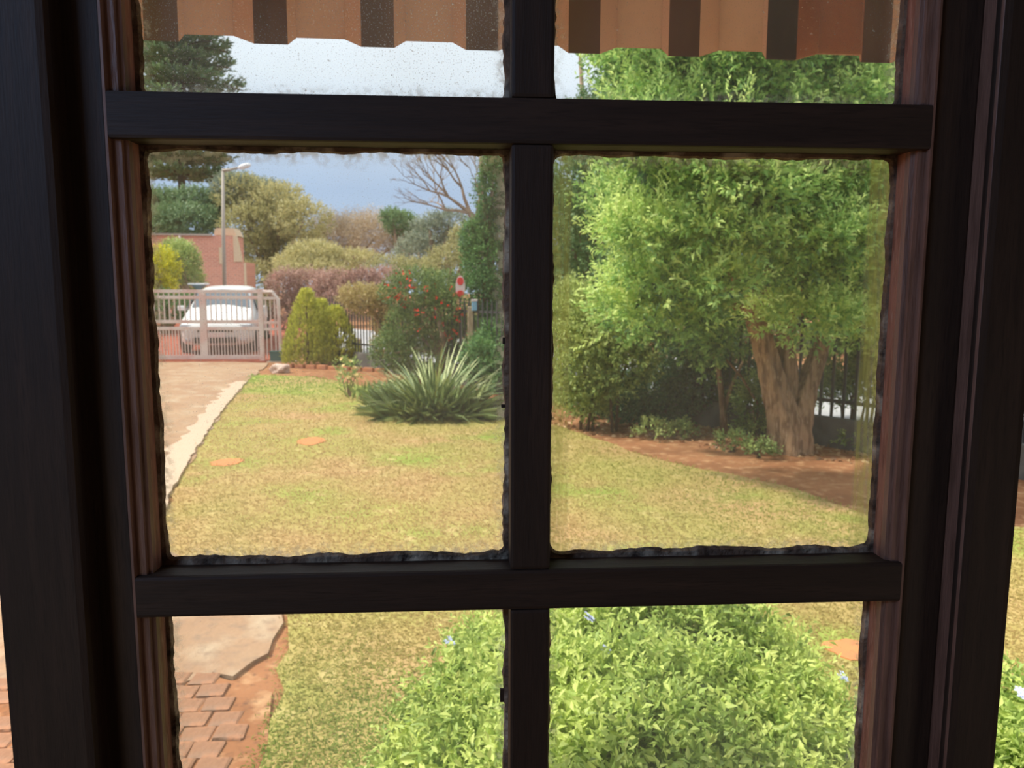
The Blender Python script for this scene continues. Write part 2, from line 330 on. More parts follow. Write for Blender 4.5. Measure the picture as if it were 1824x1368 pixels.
# putty: ragged strip round every pane, and the panes
def putty(x0, x1, z0, z1, wl, wr, wb, wt, seed):
    r = random.Random(seed); y0, y1 = YG-.006, YG-.0008; pts = []
    def edge(a, b, nrm, w, n, rag):
        for i in range(n):
            t_ = i/n; k = w*(.95+rag*.5*(r.random()-.5)+.3*math.sin(t_*7+seed)*math.sin(t_*17+seed*3)+.25*math.sin(t_*31+seed*5)*math.sin(t_*5+seed))
            ramp = min(t_, 1-t_)*n
            pts.append((a[0]+(b[0]-a[0])*t_, a[1]+(b[1]-a[1])*t_, nrm[0]*k, nrm[1]*k))
    edge((x0, z0), (x1, z0), (0, 1), wb, 70, .5); edge((x1, z0), (x1, z1), (-1, 0), wr, 70, .7)
    edge((x1, z1), (x0, z1), (0, -1), wt, 70, .5); edge((x0, z1), (x0, z0), (1, 0), wl, 70, .7)
    ins = []
    ws = dict(l=x0+wl*.8, r=x1-wr*.8, b=z0+wb*.8, t=z1-wt*.8); rad = .006
    for (x, z, dx, dz) in pts:
        X, Z = x+dx, z+dz
        X = min(max(X, x0+wl*(.7 if not dx else .1)), x1-wr*(.7 if not dx else .1)); Z = min(max(Z, z0+wb*(.7 if not dz else .1)), z1-wt*(.7 if not dz else .1))
        # round the corner
        cx = min(max(X, ws['l']+rad), ws['r']-rad); cz = min(max(Z, ws['b']+rad), ws['t']-rad)
        d = math.hypot(X-cx, Z-cz)
        if abs(X-cx) > 1e-6 and abs(Z-cz) > 1e-6 and d > rad: X, Z = cx+(X-cx)*rad/d, cz+(Z-cz)*rad/d
        ins.append((X, Z))
    b = bmesh.new(); n = len(pts); R = []
    for (x, z, dx, dz), (X, Z) in zip(pts, ins):
        R.append([b.verts.new((x, y0, z)), b.verts.new((x+(X-x)*.75, y0+.001, z+(Z-z)*.75)), b.verts.new((X, y1, Z)), b.verts.new((x, y1, z))])
    for i in range(n):
        j = (i+1) % n
        for k in range(4): b.faces.new((R[i][k], R[i][(k+1) % 4], R[j][(k+1) % 4], R[j][k]))
    bmesh.ops.recalc_face_normals(b, faces=b.faces)
    me = bpy.data.meshes.new('putty'); b.to_mesh(me); b.free(); link('putty', me, M['putty'], win)
cfg = [  # dirt base, speck, edge, side smear
    [(.10, .10, .5, 0), (.09, .05, .4, 0)],
    [(.13, .12, .6, 0), (.10, .07, .4, .30)],
    [(.15, .40, .6, 0), (.10, .16, .4, 0)]]
for r_, (z0, z1) in enumerate(((zb[0], zb[1]), (zb[2], zb[3]), (zb[4], zb[5]))):
    for c_, (x0, x1) in enumerate(((xl, m0), (m1, xr))):
        b_, s_, e_, sd_ = cfg[r_][c_]
        me = bpy.data.meshes.new('glass_pane')
        me.from_pydata([(x0, YG, z0), (x1, YG, z0), (x1, YG, z1), (x0, YG, z1)], [], [(0, 1, 2, 3)])
        uvl = me.uv_layers.new(name='uv')
        for i, q in enumerate(((0, 0), (1, 0), (1, 1), (0, 1))): uvl.data[i].uv = q
        g = link('glass_pane', me, glassmat('dusty_glass', b_, s_, e_, (.86, .82, .74, 1) if r_ < 2 else (.86, .88, .90, 1), sd_), win)
        if r_ == 2 and c_ == 0: g['label'] = 'glass pane thick with pale dust specks'
        if r_ == 1 and c_ == 1: g['label'] = 'glass pane with yellow smears down both edges'
        putty(x0, x1, z0, z1, .0032, .0034 if c_ == 0 else .0022, .0042, .0028, r_*2+c_+1)
# flakes of old paint standing out from the central bar
for px, py, w, h in ((903, 396, 5, 20), (898, 607, 6, 12), (895, 723, 5, 6), (893, 1238, 5, 26)):
    c = P(px, py, YG-.002); k = (YG-.002)/F
    MB().box(c.x-w*k*.5, m0+.001, c.y-.0012, c.y+.0008, c.z-h*k*.5, c.z+h*k*.5, .0004).build('paint_flake', M['wood'], win)
# ribbed sheet hanging below the eaves
an = math.radians(1.6); du = Vector((math.cos(an), math.sin(an), 0)); dn = Vector((-math.sin(an), math.cos(an), 0))
def on_line(px, py):
    v = Vector(ray(px, py)); o = Vector((0, 1.262, 0)); s = (o.dot(dn))/(Vector((v.x, v.y, 0)).dot(dn)); q = v*s; return q
zf = EYE+on_line(760, 74).z; u0 = (on_line(665, 79)-Vector((0, 1.262, 0))).dot(du)
aw = empty('ribbed_sheet_awning', (0, 1.3, zf), 'tan ribbed metal sheeting hanging from the eaves above the window, wavy lower edge', 'awning')
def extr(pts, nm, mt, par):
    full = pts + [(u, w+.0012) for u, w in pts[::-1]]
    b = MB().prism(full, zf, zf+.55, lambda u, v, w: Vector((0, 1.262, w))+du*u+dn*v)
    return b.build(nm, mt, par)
def sheet(k0, k1, off):
    pts = []; P0 = .1665
    b = MB()
    for k in range(k0, k1):
        c = u0+k*P0; q_ = [(c+.030, .036+off), (c+.050, off), (c+P0-.044, off), (c+P0-.022, .036+off)]; full = q_+[(u, w+.0012) for u, w in q_[::-1]]
        b.prism(full, zf, zf+.55, lambda u, v, w: Vector((0, 1.262, w))+du*u+dn*v)
    sh = b.build('sheet', M['ibr'], aw)
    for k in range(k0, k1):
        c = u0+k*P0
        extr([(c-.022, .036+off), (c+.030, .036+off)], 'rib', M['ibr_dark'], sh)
sheet(-9, 5, 0); sheet(4, 13, .0035)
MB().box(-2.4, 2.4, 1.2, 1.24, zf+.42, zf+.54).build('batten', M['darkwood'], aw)
ro = MB(); ro.prism([(.65, 2.80), (1.40, 2.68), (1.40, 2.74), (.65, 2.88)], -2.6, 2.6, lambda u, v, w: (w, u, v))
struct('roof', ro, M['darkwood'])  # unseen eaves roof, put in to shade the window
# ------------------------------------------------------------------ ground surfaces
def sheetmesh(name, poly, z, mt, thick=.02, kind='structure', parent=None, rag=0, seed=0):
    """polygon laid on the ground, with a ragged outline"""
    r = random.Random(seed); out = []
    n = len(poly)
    for i in range(n):
        a, b = Vector(poly[i]), Vector(poly[(i+1) % n]); L = (b-a).length; k = max(1, int(L/.22)) if rag else 1
        k = min(k, 60)
        d = (b-a).normalized() if L else Vector((1, 0)); nr = Vector((-d.y, d.x))
        for j in range(k):
            w = rag*(r.random()-.5)*2 if j else 0
            p = a+(b-a)*(j/k)+nr*w; out.append((p.x, p.y))
    bm_ = MB(); bm_.prism(out, z-thick, z, lambda u, v, w: (u, v, w))
    bmesh.ops.triangulate(bm_.b, faces=[f for f in bm_.b.faces if len(f.verts) > 4])
    o = bm_.build(name, mt, parent)
    if kind: o['kind'] = kind
    return o
def g2(px, py): v = G(px, py); return (v.x, v.y)
gr = MB().box(-90, 110, .65, 220, -.3, 0); struct('ground', gr, M['soil'])
lawn_poly = [g2(445, 668), g2(560, 672), g2(700, 700), g2(860, 740), g2(1000, 762), g2(1120, 805), g2(1250, 838), g2(1400, 868), g2(1560, 925), (7.5, 4.0), (7.5, .7), (-.85, .7), (-.72, 2.3), g2(440, 1368), g2(462, 1325), g2(480, 1290), g2(508, 1235), g2(492, 1195), g2(515, 1160), g2(512, 1095), g2(400, 1040), g2(300, 985), g2(288, 930), g2(303, 880), g2(345, 800), g2(390, 735)]
lawn = sheetmesh('lawn', lawn_poly, .012, M['lawn'], rag=.05, seed=3)
dr_edge = [g2(478, 648), g2(440, 682), g2(390, 742), g2(352, 800), g2(305, 880), g2(288, 930), g2(298, 985), g2(400, 1045), g2(500, 1092), g2(505, 1115), g2(486, 1145), g2(478, 1170), g2(450, 1185), g2(415, 1212), g2(380, 1205), g2(330, 1222)]
sheetmesh('driveway', dr_edge+[(-2.4, 3.2), (-3.6, 3.2), (-6.5, 4.5), (-9.0, 12), (-9.3, 17.6), g2(300, 643)], .020, M['concrete'], rag=.045, seed=5)
def strip(name, pts, w, z, mt, rag=.03, seed=1):
    L = [Vector(p) for p in pts]; A = []; B = []; r = random.Random(seed)
    fine = []
    for i in range(len(L)-1):
        k = max(1, int((L[i+1]-L[i]).length/.15))
        fine += [L[i].lerp(L[i+1], j/k) for j in range(k)]
    fine.append(L[-1])
    for i, p in enumerate(fine):
        d = (fine[min(i+1, len(fine)-1)]-fine[max(0, i-1)]).normalized(); nn = Vector((d.y, -d.x))
        A.append(p+nn*rag*(r.random()-.5)); B.append(p+nn*(w*(.7+.6*r.random())))
    b = bmesh.new(); n = len(fine)
    va = [b.verts.new((p.x, p.y, z)) for p in A]; vb = [b.verts.new((p.x, p.y, z)) for p in B]
    vc = [b.verts.new((p.x, p.y, z-.03)) for p in A]; vd = [b.verts.new((p.x, p.y, z-.03)) for p in B]
    for i in range(n-1):
        for q in ((va[i], va[i+1], vb[i+1], vb[i]), (vc[i], vc[i+1], va[i+1], va[i]), (vb[i], vb[i+1], vd[i+1], vd[i])): b.faces.new(q)
    bmesh.ops.recalc_face_normals(b, faces=b.faces)
    me = bpy.data.meshes.new(name); b.to_mesh(me); b.free(); o = link(name, me, mt); o['kind'] = 'structure'; return o
strip('driveway_edge', dr_edge[1:7], .24, .036, M['kerb'], seed=4)
for i, (cx, cy, rx, ry) in enumerate(((555, 788, 24, 7), (405, 826, 28, 7), (1518, 1162, 48, 18))):
    c = G(cx, cy); ax = (G(cx+rx, cy)-c).length; ay = (G(cx, cy+ry)-c).length; r = random.Random(i)
    pl = [(c.x+ax*math.cos(t_*PI/9)*(.8+.35*r.random()), c.y+ay*math.sin(t_*PI/9)*(.8+.35*r.random())) for t_ in range(18)]
    mt = M['patch'] = M.get('patch') or mat('bare_orange_soil', lin(.62, .24, .10), .95, .1, noise=[(lin(.5, .22, .1), 9, .4, .6)])
    sheetmesh('bare_patch', pl, .018, mt, kind=None, parent=lawn)
# brick paving in the near left corner: each paver its own piece
bp = sheetmesh('brick_path', [(-2.5, .7), (-.80, .7), (-.74, 2.2), (-.74, 2.7), (-.82, 3.1), (-1.2, 3.3), (-2.4, 3.3)], .014, M['soil'], rag=.02)
bvar = []
for k in range(5):
    b = MB(); r = random.Random(k); b.box(-.058, .058, -.0505, .0505, 0, .022, .008)
    for v in b.b.verts: v.co += Vector((r.uniform(-.004, .004), r.uniform(-.004, .004), r.uniform(-.0015, .0015)))
    me = bpy.data.meshes.new('brick'); b.b.to_mesh(me); b.b.free(); me.materials.append(M['paver']); bvar.append(me)
row = 0; y = 1.75
while y < 3.22:
    x = -2.35+(row % 2)*.06+random.uniform(-.01, .01)
    while x < -.80 - max(0, y-2.7)*.5:
        if random.random() > .12:
            o = bpy.data.objects.new('brick', random.choice(bvar)); C.objects.link(o); o.parent = bp
            o.location = (x+random.uniform(-.004, .004), y+random.uniform(-.003, .003), .001+random.uniform(-.006, .003)); o.rotation_euler = (random.uniform(-.02, .02), random.uniform(-.02, .02), random.uniform(-.03, .03))
        x += .121
    y += .105; row += 1
# street behind the fence (fence line a -> b)
FA, FB = Vector((6.2, 4.9, 0)), Vector((-3.2, 17.9, 0))
fd = (FB-FA).normalized(); fn = Vector((fd.y, -fd.x, 0)) if Vector((fd.y, -fd.x, 0)).y > 0 else Vector((-fd.y, fd.x, 0))
st = [FA+fn*1.0-fd*12, FB+fn*1.0+fd*3, FB+fn*1.2+fd*30, FB+fn*7+fd*30, FB+fn*7+fd*3, FA+fn*7-fd*12]
sheetmesh('street', [(p.x, p.y) for p in st], .03, M['street'])
ap = MB().prism([(17.75, -.03), (27, -.03), (27, .60), (17.75, .032)], -11, -4.5, lambda u, v, w: (w, u, v)).build('driveway_apron', M['redpave']); ap['kind'] = 'structure'
# ------------------------------------------------------------------ plants
def unit(v): return v/np.maximum(np.linalg.norm(v, axis=-1, keepdims=True), 1e-9)
def leaves(Pb, D, L, Wd, val, fold=.25, curl=.15, upb=.7):
    """one folded 2-triangle-pair leaf per base point Pb along D"""
    n = len(Pb); D = unit(D); rnd = unit(unit(rng.normal(size=(n, 3)))+np.array([0, 0, upb])); A = unit(np.cross(D, rnd)); Nn = np.cross(A, D)
    L = np.broadcast_to(np.asarray(L, float), (n,))[:, None]; Wd = np.broadcast_to(np.asarray(Wd, float), (n,))[:, None]
    tip = Pb+D*L-Nn*L*curl; midp = Pb+D*L*.45
    a = midp+A*Wd*.5+Nn*Wd*fold; b = midp-A*Wd*.5+Nn*Wd*fold
    V = np.stack([Pb, a, tip, b], 1).reshape(-1, 3); i = np.arange(n)[:, None]*4
    Fc = np.concatenate([i+np.array([[0, 1, 2]]), i+np.array([[0, 2, 3]])], 0)
    return V, Fc, np.repeat(np.broadcast_to(val, (n,)), 4)
def cloud(name, parts, mt, parent=None, stuff=True):
    V = []; Fc = []; A = []; o = 0
    for v, f, a in parts: V.append(v); Fc.append(f+o); A.append(a); o += len(v)
    me = mesh_np(name, np.concatenate(V), np.concatenate(Fc), 3, np.concatenate(A))
    ob = link(name, me, mt, parent)
    if stuff: ob['kind'] = 'stuff'
    return ob
def ellip(n, c, r, surf=.55, up=0.0, front=0.0):
    """points in the shell of an ellipsoid with outward normals"""
    d = unit(rng.normal(size=(n, 3))+np.array([0, -front, up])); k = surf+(1-surf)*rng.random((n, 1))**.7
    return np.asarray(c)+d*np.asarray(r)*k, d
def shoots(base, dirs, sl, nl, L, Wd, val, spread=.9, vj=.18, tipl=.15):
    """leafy shoots: nl leaves spiralled round a stem of length sl; young tips lighter"""
    n = len(base); dirs = unit(dirs); t_ = np.linspace(.1, 1, nl)[None, :, None]
    bend = np.array([0, 0, .25])
    sl = np.broadcast_to(np.asarray(sl, float), (n,))[:, None, None]
    Pp = base[:, None, :]+dirs[:, None, :]*sl*t_+bend*sl*t_**2*.5
    rnd = unit(np.cross(dirs[:, None, :], rng.normal(size=(n, nl, 3))))
    ld = unit(dirs[:, None, :]*(1-.35*spread)+rnd*spread+np.array([0, 0, .1]))
    v = np.clip(val[:, None]+rng.normal(size=(n, nl))*vj+tipl*(t_[..., 0]-.5)*2, 0, 1)
    sz = (1.1-.45*t_[..., 0])*(.8+.4*rng.random((n, nl)))
    return leaves(Pp.reshape(-1, 3), ld.reshape(-1, 3), (L*sz).ravel(), (Wd*sz).ravel(), v.ravel())
def lobes_tree(name, lobes, mt, label, cat, D0, nper, L, Wd, group=None, trunk=None, trunkmat='twig', nl=6, sl=3, base=None, surf=.5, vbase=.5, vvar=.2, up=.35):
    """lobes: (x,y,z,rx,ry,rz); foliage is one part, trunk another"""
    c0 = lobes[0]; base = base or (c0[0], c0[1], 0)
    r = empty(name, base, label, cat, group); parts = []
    tot = sum(l[3]*l[5] for l in lobes)
    for l in lobes:
        n = max(8, int(nper*l[3]*l[5]/tot)); p, d = ellip(n, l[:3], l[3:], surf, up=.15)
        keep = p[:, 2] > .05; p, d = p[keep], d[keep]
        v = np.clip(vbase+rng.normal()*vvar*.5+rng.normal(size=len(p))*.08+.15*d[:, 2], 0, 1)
        parts.append(shoots(p, d+np.array([0, 0, up])+rng.normal(size=d.shape)*.4, L*sl, nl, L, Wd, v))
    cloud('foliage', parts, mt, r)
    if trunk:
        b = MB()
        for path, rad in trunk: b.tube(path, rad, 7)
        b.build('trunk', M[trunkmat], r, smooth=True)
    return r
def wpx(npx, Y): return npx*Y/F
def lob(px, py, Y, rpx, rpy, ry=None):
    c = P(px, py, Y); return (c.x, c.y, c.z, wpx(rpx, Y), ry or wpx(rpx, Y)*.8, wpx(rpy, Y))
def far_tree(name, lobs, Y, mt, label, n=2600, leafpx=5, group='trees beyond the street', cat='tree', aspect=.5, trunk=True, **k):
    L = wpx(leafpx, Y); ls = [lob(a, b, Y+random.uniform(-.05, .05)*Y, c, d) for a, b, c, d in lobs]
    tr = None
    if trunk:
        x, y_, z = ls[0][:3]; zt = max(l[2] for l in ls)
        tr = [([(x, y_, -.1), (x+.1, y_, zt*.5), (x-.1, y_, zt*.95)], [Y*.006, Y*.005, Y*.002])]
        for l in ls[1:]: tr.append(([(x, y_, zt*.3), ((x+l[0])/2, (y_+l[1])/2, (zt*.3+l[2])/2+.1), l[:3]], [Y*.003, Y*.002, Y*.001]))
    return lobes_tree(name, ls, mt, label, cat, Y, n, L, L*aspect, group, tr, nl=5, sl=2, base=(ls[0][0], ls[0][1], 0), **k)
# --- the big evergreen on the right
tb = G(1408, 806)
tree = empty('evergreen_tree', tb, 'big leafy evergreen tree with a forked stringy-barked trunk, on bare soil before the fence', 'tree')
def barktube(b, path, rad, seg=22, flutes=.16, seed=0):
    path = [Vector(p) for p in path]; fine = []; rr = []
    for i in range(len(path)-1):
        for j in range(6): fine.append(path[i].lerp(path[i+1], j/6)); rr.append(rad[i]+(rad[i+1]-rad[i])*j/6)
    fine.append(path[-1]); rr.append(rad[-1]); rings = []
    for i, p in enumerate(fine):
        d = (fine[min(i+1, len(fine)-1)]-fine[max(i-1, 0)]).normalized(); a = d.cross(Vector((0, 1, 0))).normalized(); c = d.cross(a)
        rg = []
        for k in range(seg):
            th = 2*PI*k/seg; f = 1+flutes*(math.sin(th*5+seed+i*.05)+.5*math.sin(th*9+seed*2-i*.08))+.04*math.sin(i*1.7+k)
            rg.append(b.b.verts.new(p+(a*math.cos(th)+c*math.sin(th))*rr[i]*f))
        rings.append(rg)
    for i in range(len(rings)-1):
        for k in range(seg): b.b.faces.new((rings[i][k], rings[i][(k+1) % seg], rings[i+1][(k+1) % seg], rings[i+1][k]))
    b.b.faces.new(rings[-1])
TY = tb.y
b = MB()
q = lambda px, py, dy=0: P(px, py, TY+dy)
barktube(b, [q(1408, 815), q(1405, 770), q(1384, 700), q(1368, 640), q(1345, 560, -.1), q(1320, 470, -.2)], [.20, .165, .13, .11, .10, .05], seed=1)
barktube(b, [q(1398, 815, .05), q(1398, 760, .08), q(1405, 690, .1), q(1400, 610, .1), q(1410, 500, .1), q(1420, 350, 0)], [.17, .155, .10, .09, .08, .04], seed=2)
barktube(b, [q(1418, 815, .02), q(1418, 760), q(1438, 690, .05), q(1462, 620, .1), q(1488, 540, .1), q(1520, 400, .1)], [.17, .145, .10, .085, .07, .03], seed=3)
b.build('trunk', M['bark'], tree, smooth=True)
b = MB()
for tgt, y_ in (((1150, 420), -1.0), ((1230, 300), -.6), ((1120, 560), -.4), ((1300, 200), -.4), ((1480, 250), -.7), ((1590, 350), -.5), ((1580, 520), -.9), ((1400, 420), -1.2), ((1250, 520), -1.0), ((1430, 560), -1.0), ((1420, 60), 0)):
    s0 = q(1380 if tgt[0] < 1400 else 1440, 560); e_ = q(tgt[0], tgt[1], y_); mid = s0.lerp(e_, .5)+Vector((0, 0, .15))
    b.tube([s0, mid, e_], [.05, .03, .012], 6)
b.build('branches', M['bark'], tree, smooth=True)
import itertools
def inside(x, y, poly):
    c = False; n = len(poly)
    for i in range(n):
        (x1, y1), (x2, y2) = poly[i], poly[i-1]
        if (y1 > y) != (y2 > y) and x < (x2-x1)*(y-y1)/(y2-y1)+x1: c = not c
    return c
crown = [(1065, -160), (1560, -260), (1800, -60), (1850, 300), (1780, 560), (1640, 600), (1560, 585), (1480, 600), (1400, 585), (1340, 560), (1300, 600), (1230, 640), (1130, 620), (1010, 590), (975, 430), (1010, 330), (1040, 240), (1030, 110)]
parts = []; gx = 70
for iy, ix in itertools.product(range(-4, 11), range(16, 30)):
    px = ix*gx+(iy % 2)*31+random.uniform(-22, 22); py = iy*gx+random.uniform(-22, 22)
    if not inside(px, py, crown): continue
    ex = (px-1360)/420; ez = (py-250)/430; dome = max(0, 1-ex*ex-ez*ez)
    Y = 7.5-1.6*math.sqrt(dome)+random.uniform(-.35, .45); big = random.uniform(.8, 1.35)
    c = P(px, py, Y); rr = wpx(52, Y)*big; tone = random.uniform(.40, .82)
    if py > 500 and px > 1300: tone += .15
    p, d = ellip(int(120*big), c, (rr*1.2, rr, rr*.75), .35, up=.5, front=.45)
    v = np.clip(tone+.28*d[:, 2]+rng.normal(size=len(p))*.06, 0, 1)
    parts.append(shoots(p, d*np.array([1.2, 1, .8])+np.array([0, -.1, .45])+rng.normal(size=d.shape)*.35, (.17+.13*rng.random(len(p))), 11, .080, .027, v, spread=.85))
    # a few long young shoots standing out of the clump
    k = 5; p, d = ellip(k, c, (rr*1.1, rr, rr*.8), .9, up=.8, front=.5)
    parts.append(shoots(p, d+np.array([-.1, -.2, .9])+rng.normal(size=d.shape)*.3, (.42), 20, .075, .024, np.full(k, min(1, tone+.3)), spread=.7))
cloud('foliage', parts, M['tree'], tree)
parts = []
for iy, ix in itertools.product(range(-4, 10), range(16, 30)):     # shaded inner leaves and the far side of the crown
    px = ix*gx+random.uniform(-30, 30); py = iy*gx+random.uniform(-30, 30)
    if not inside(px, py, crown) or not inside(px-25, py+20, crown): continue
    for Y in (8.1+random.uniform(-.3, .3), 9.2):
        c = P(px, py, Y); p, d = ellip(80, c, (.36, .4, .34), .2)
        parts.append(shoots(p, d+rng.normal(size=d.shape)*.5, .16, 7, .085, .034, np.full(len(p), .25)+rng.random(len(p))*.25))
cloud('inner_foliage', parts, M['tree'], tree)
# --- neighbours of the big tree
def shrub(name, label, cat, lobs, mt, n, L, Wd, stems=5, group=None, nl=7, vb=.5, slk=2.5, smat='darktwig', base=None, surf=.35):
    ls = [lob(*a) for a in lobs]; bx = sum(l[0] for l in ls)/len(ls); by = sum(l[1] for l in ls)/len(ls)
    tr = []
    for l in ls:
        for k in range(max(1, stems//len(ls))):
            tr.append(([(bx+(l[0]-bx)*.5+random.uniform(-.06, .06), by+(l[1]-by)*.5, -.04), ((bx+l[0])/2, (by+l[1])/2, l[2]*.5), (l[0]+random.uniform(-.5, .5)*l[3], l[1], l[2]+random.uniform(-.2, .5)*l[5])], [.02, .014, .006]))
    return lobes_tree(name, ls, mt, label, cat, 0, n, L, Wd, group, tr, smat, nl=nl, sl=slk, base=(bx, by, 0), vbase=vb, surf=surf)
shrub('pale_green_shrub', 'pale green leafy shrub on bare soil, left of the dark undergrowth beneath the big tree', 'shrub',
      [(1060, 600, 9.0, 75, 60), (1040, 670, 9.0, 55, 55), (1110, 650, 8.8, 55, 45), (1020, 560, 9.2, 45, 50), (1040, 712, 9.2, 50, 30), (1140, 590, 9, 50, 40)], M['midgreen'], 3000, .07, .026, vb=.72)
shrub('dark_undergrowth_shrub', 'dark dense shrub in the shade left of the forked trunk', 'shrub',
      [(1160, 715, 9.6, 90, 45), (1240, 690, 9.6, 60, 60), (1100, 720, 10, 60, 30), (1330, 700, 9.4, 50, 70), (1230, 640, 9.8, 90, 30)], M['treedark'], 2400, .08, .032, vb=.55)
shrub('olive_shrub', 'thin yellowish-green shrub against the left of the forked trunk', 'shrub',
      [(1345, 720, 8.6, 30, 50), (1355, 780, 8.5, 28, 22)], M['midgreen'], 420, .06, .02, vb=.6)
shrub('hanging_hedge', 'green bush hanging over the fence right of the forked trunk', 'shrub',
      [(1500, 640, 9.2, 65, 45), (1580, 640, 9.0, 60, 60), (1460, 690, 9.6, 22, 28), (1700, 640, 8.6, 80, 60), (1540, 690, 9.2, 50, 22), (1500, 690, 9.3, 30, 24)], M['midgreen'], 2200, .07, .025, vb=.5, stems=3)
def weeds(px, py, w, h, label, n=120, mt='midgreen', group=None):
    g = G(px, py); Y = g.y
    return shrub('low_plant', label, 'plant', [(px, py-h*.5, Y, w, h)], M[mt], n, .05, .022, stems=2, nl=5, group=group, vb=.45, slk=1.5)
weeds(1165, 783, 36, 22, 'low dark green plant with two humps on bare soil, left of the sapling')
weeds(1215, 780, 24, 18, 'small dark green plant on bare soil just left of the thin sapling trunk')
weeds(1305, 805, 34, 24, 'low green plant at the foot of the sapling')
weeds(1352, 815, 30, 20, 'yellowish low plant touching the foot of the forked trunk')
weeds(1525, 800, 40, 20, 'low plant against the grey wall right of the trunk', n=90)
shrub('dark_leafy_plant', 'dark bluish-green plant right behind the strap-leaved clump, before the fence', 'plant',
      [(862, 650, 12.6, 34, 34), (890, 625, 13, 34, 44), (900, 670, 12.4, 40, 30), (858, 622, 13, 18, 18)], M['ivy'], 1300, .08, .035, vb=.5, stems=4)
# sapling
sp_ = G(1290, 772); sap = empty('sapling', sp_, 'thin reddish sapling trunk forking low, under the big tree', 'tree')
b = MB(); Y = sp_.y
b.tube([P(1290, 775, Y), P(1287, 720, Y), P(1280, 660, Y), P(1262, 600, Y)], [.05, .04, .03, .02], 8)
b.tube([P(1288, 735, Y), P(1302, 690, Y), P(1325, 640, Y)], [.03, .022, .014], 7)
b.tube([P(1350, 720, Y-.4), P(1320, 670, Y-.3), P(1270, 615, Y-.2)], [.015, .014, .01], 6)
b.build('trunk', M['bark'], sap, smooth=True)
p, d = ellip(60, P(1275, 590, Y), (.5, .4, .25), .2); cloud('foliage', [shoots(p, d, .2, 7, .07, .026, np.full(60, .4))], M['midgreen'], sap)
# --- palisade fence on a low wall: every pale its own piece
fen = empty('palisade_fence', FA.lerp(FB, .5), 'long black steel palisade fence on a low wall along the street', 'fence')
L_ = (FB-FA).length; ang = math.atan2(fd.y, fd.x)
wl = MB(); mw = Matrix.Translation(FA) @ Matrix.Rotation(ang, 4, 'Z')
wl.box(0, L_, -.06, .06, -.05, .32, .01, mw); wl.build('base_wall', M['greywall'], fen)
for z in (.50, 1.30): MB().box(0, L_, -.012, .012, z-.02, z+.02, 0, mw).build('rail', M['steel'], fen)
pb = MB(); pb.prism([(-.016, .33), (.016, .33), (.016, 1.44), (0, 1.52), (-.016, 1.44)], -.006, .006, lambda u, v, w: (u, w, v))
pale = pb.build('pale', M['steel'], fen, local=True); npl = int(L_/.13); pale_me = pale.data
fmi = Matrix.Translation(fen.location).inverted()
for k in range(npl):
    o = pale if k == 0 else pale.copy()
    if k: C.objects.link(o); o.parent = fen
    pp = FA+fd*(.06+k*.13)-fen.location+fn*-.018; o.location = pp; o.rotation_euler = (0, 0, ang)
# --- strap-leaved clump: every leaf its own piece
cb = G(772, 738); cl = empty('strap_leaved_clump', cb, 'large round clump of arching grey-green strap leaves on the far lawn edge', 'plant')
bl = []
for k in range(9):
    r = random.Random(k); b = bmesh.new(); Lb = r.uniform(.88, 1.12); a0 = math.radians(r.uniform(74, 92)); droop = r.uniform(.25, 1.0); rows = []
    x = z = 0; th = a0; n = 8
    for i in range(n+1):
        t_ = i/n; w = .016*(1-t_)**.6+.0008; rows.append((b.verts.new((x, -w, z)), b.verts.new((x, 0, z-.008*(1-t_))), b.verts.new((x, w, z))))
        x += math.cos(th)*Lb/n; z += math.sin(th)*Lb/n; th -= droop/n
    for i in range(n):
        for j in (0, 1): b.faces.new((rows[i][j], rows[i+1][j], rows[i+1][j+1], rows[i][j+1]))
    me = bpy.data.meshes.new('leaf'); b.to_mesh(me); b.free(); me.materials.append(M['blade%d' % (k % 3)]); bl.append(me)
for k in range(298):
    o = bpy.data.objects.new('leaf', random.choice(bl)); C.objects.link(o); o.parent = cl
    th = random.uniform(0, 2*PI); rr = math.sqrt(random.random())*.30
    o.location = (rr*math.cos(th), rr*math.sin(th)*.8, -.01); lean = rr/.30*.78+random.uniform(-.1, .2)-(.35 if random.random() < .1 else 0)
    o.rotation_euler = (random.uniform(-.15, .15), lean, th+random.uniform(-.5, .5)); s = random.uniform(.74, 1.08); o.scale = (s, s, s*.98)
parts = []
p = np.array(cb)+np.clip(rng.normal(size=(420, 3)), -1.6, 1.6)*np.array([.34, .28, 0]); d = np.concatenate([(p-np.array(cb))[:, :2]*2.2+rng.normal(size=(420, 2))*.25, rng.random((420, 1))*1.0+.15], 1)
cloud('lower_leaves', [leaves(p, d, .55, .03, .3+.4*rng.random(420), curl=.25)], M['blade'], cl)
# green agapanthus-like tuft left of it
tb2 = G(690, 712); tu = empty('grassy_tuft', tb2, 'bright green low grassy tuft touching the left of the strap-leaved clump', 'plant')
n = 260; p = np.array(tb2)+rng.normal(size=(n, 3))*np.array([.22, .18, 0]); d = np.stack([rng.normal(size=n)*.6, rng.normal(size=n)*.5, np.ones(n)], 1)
cloud('leaves', [leaves(p, d, .30, .02, .4+.5*rng.random(n), curl=.35)], M['midgreen'], tu)
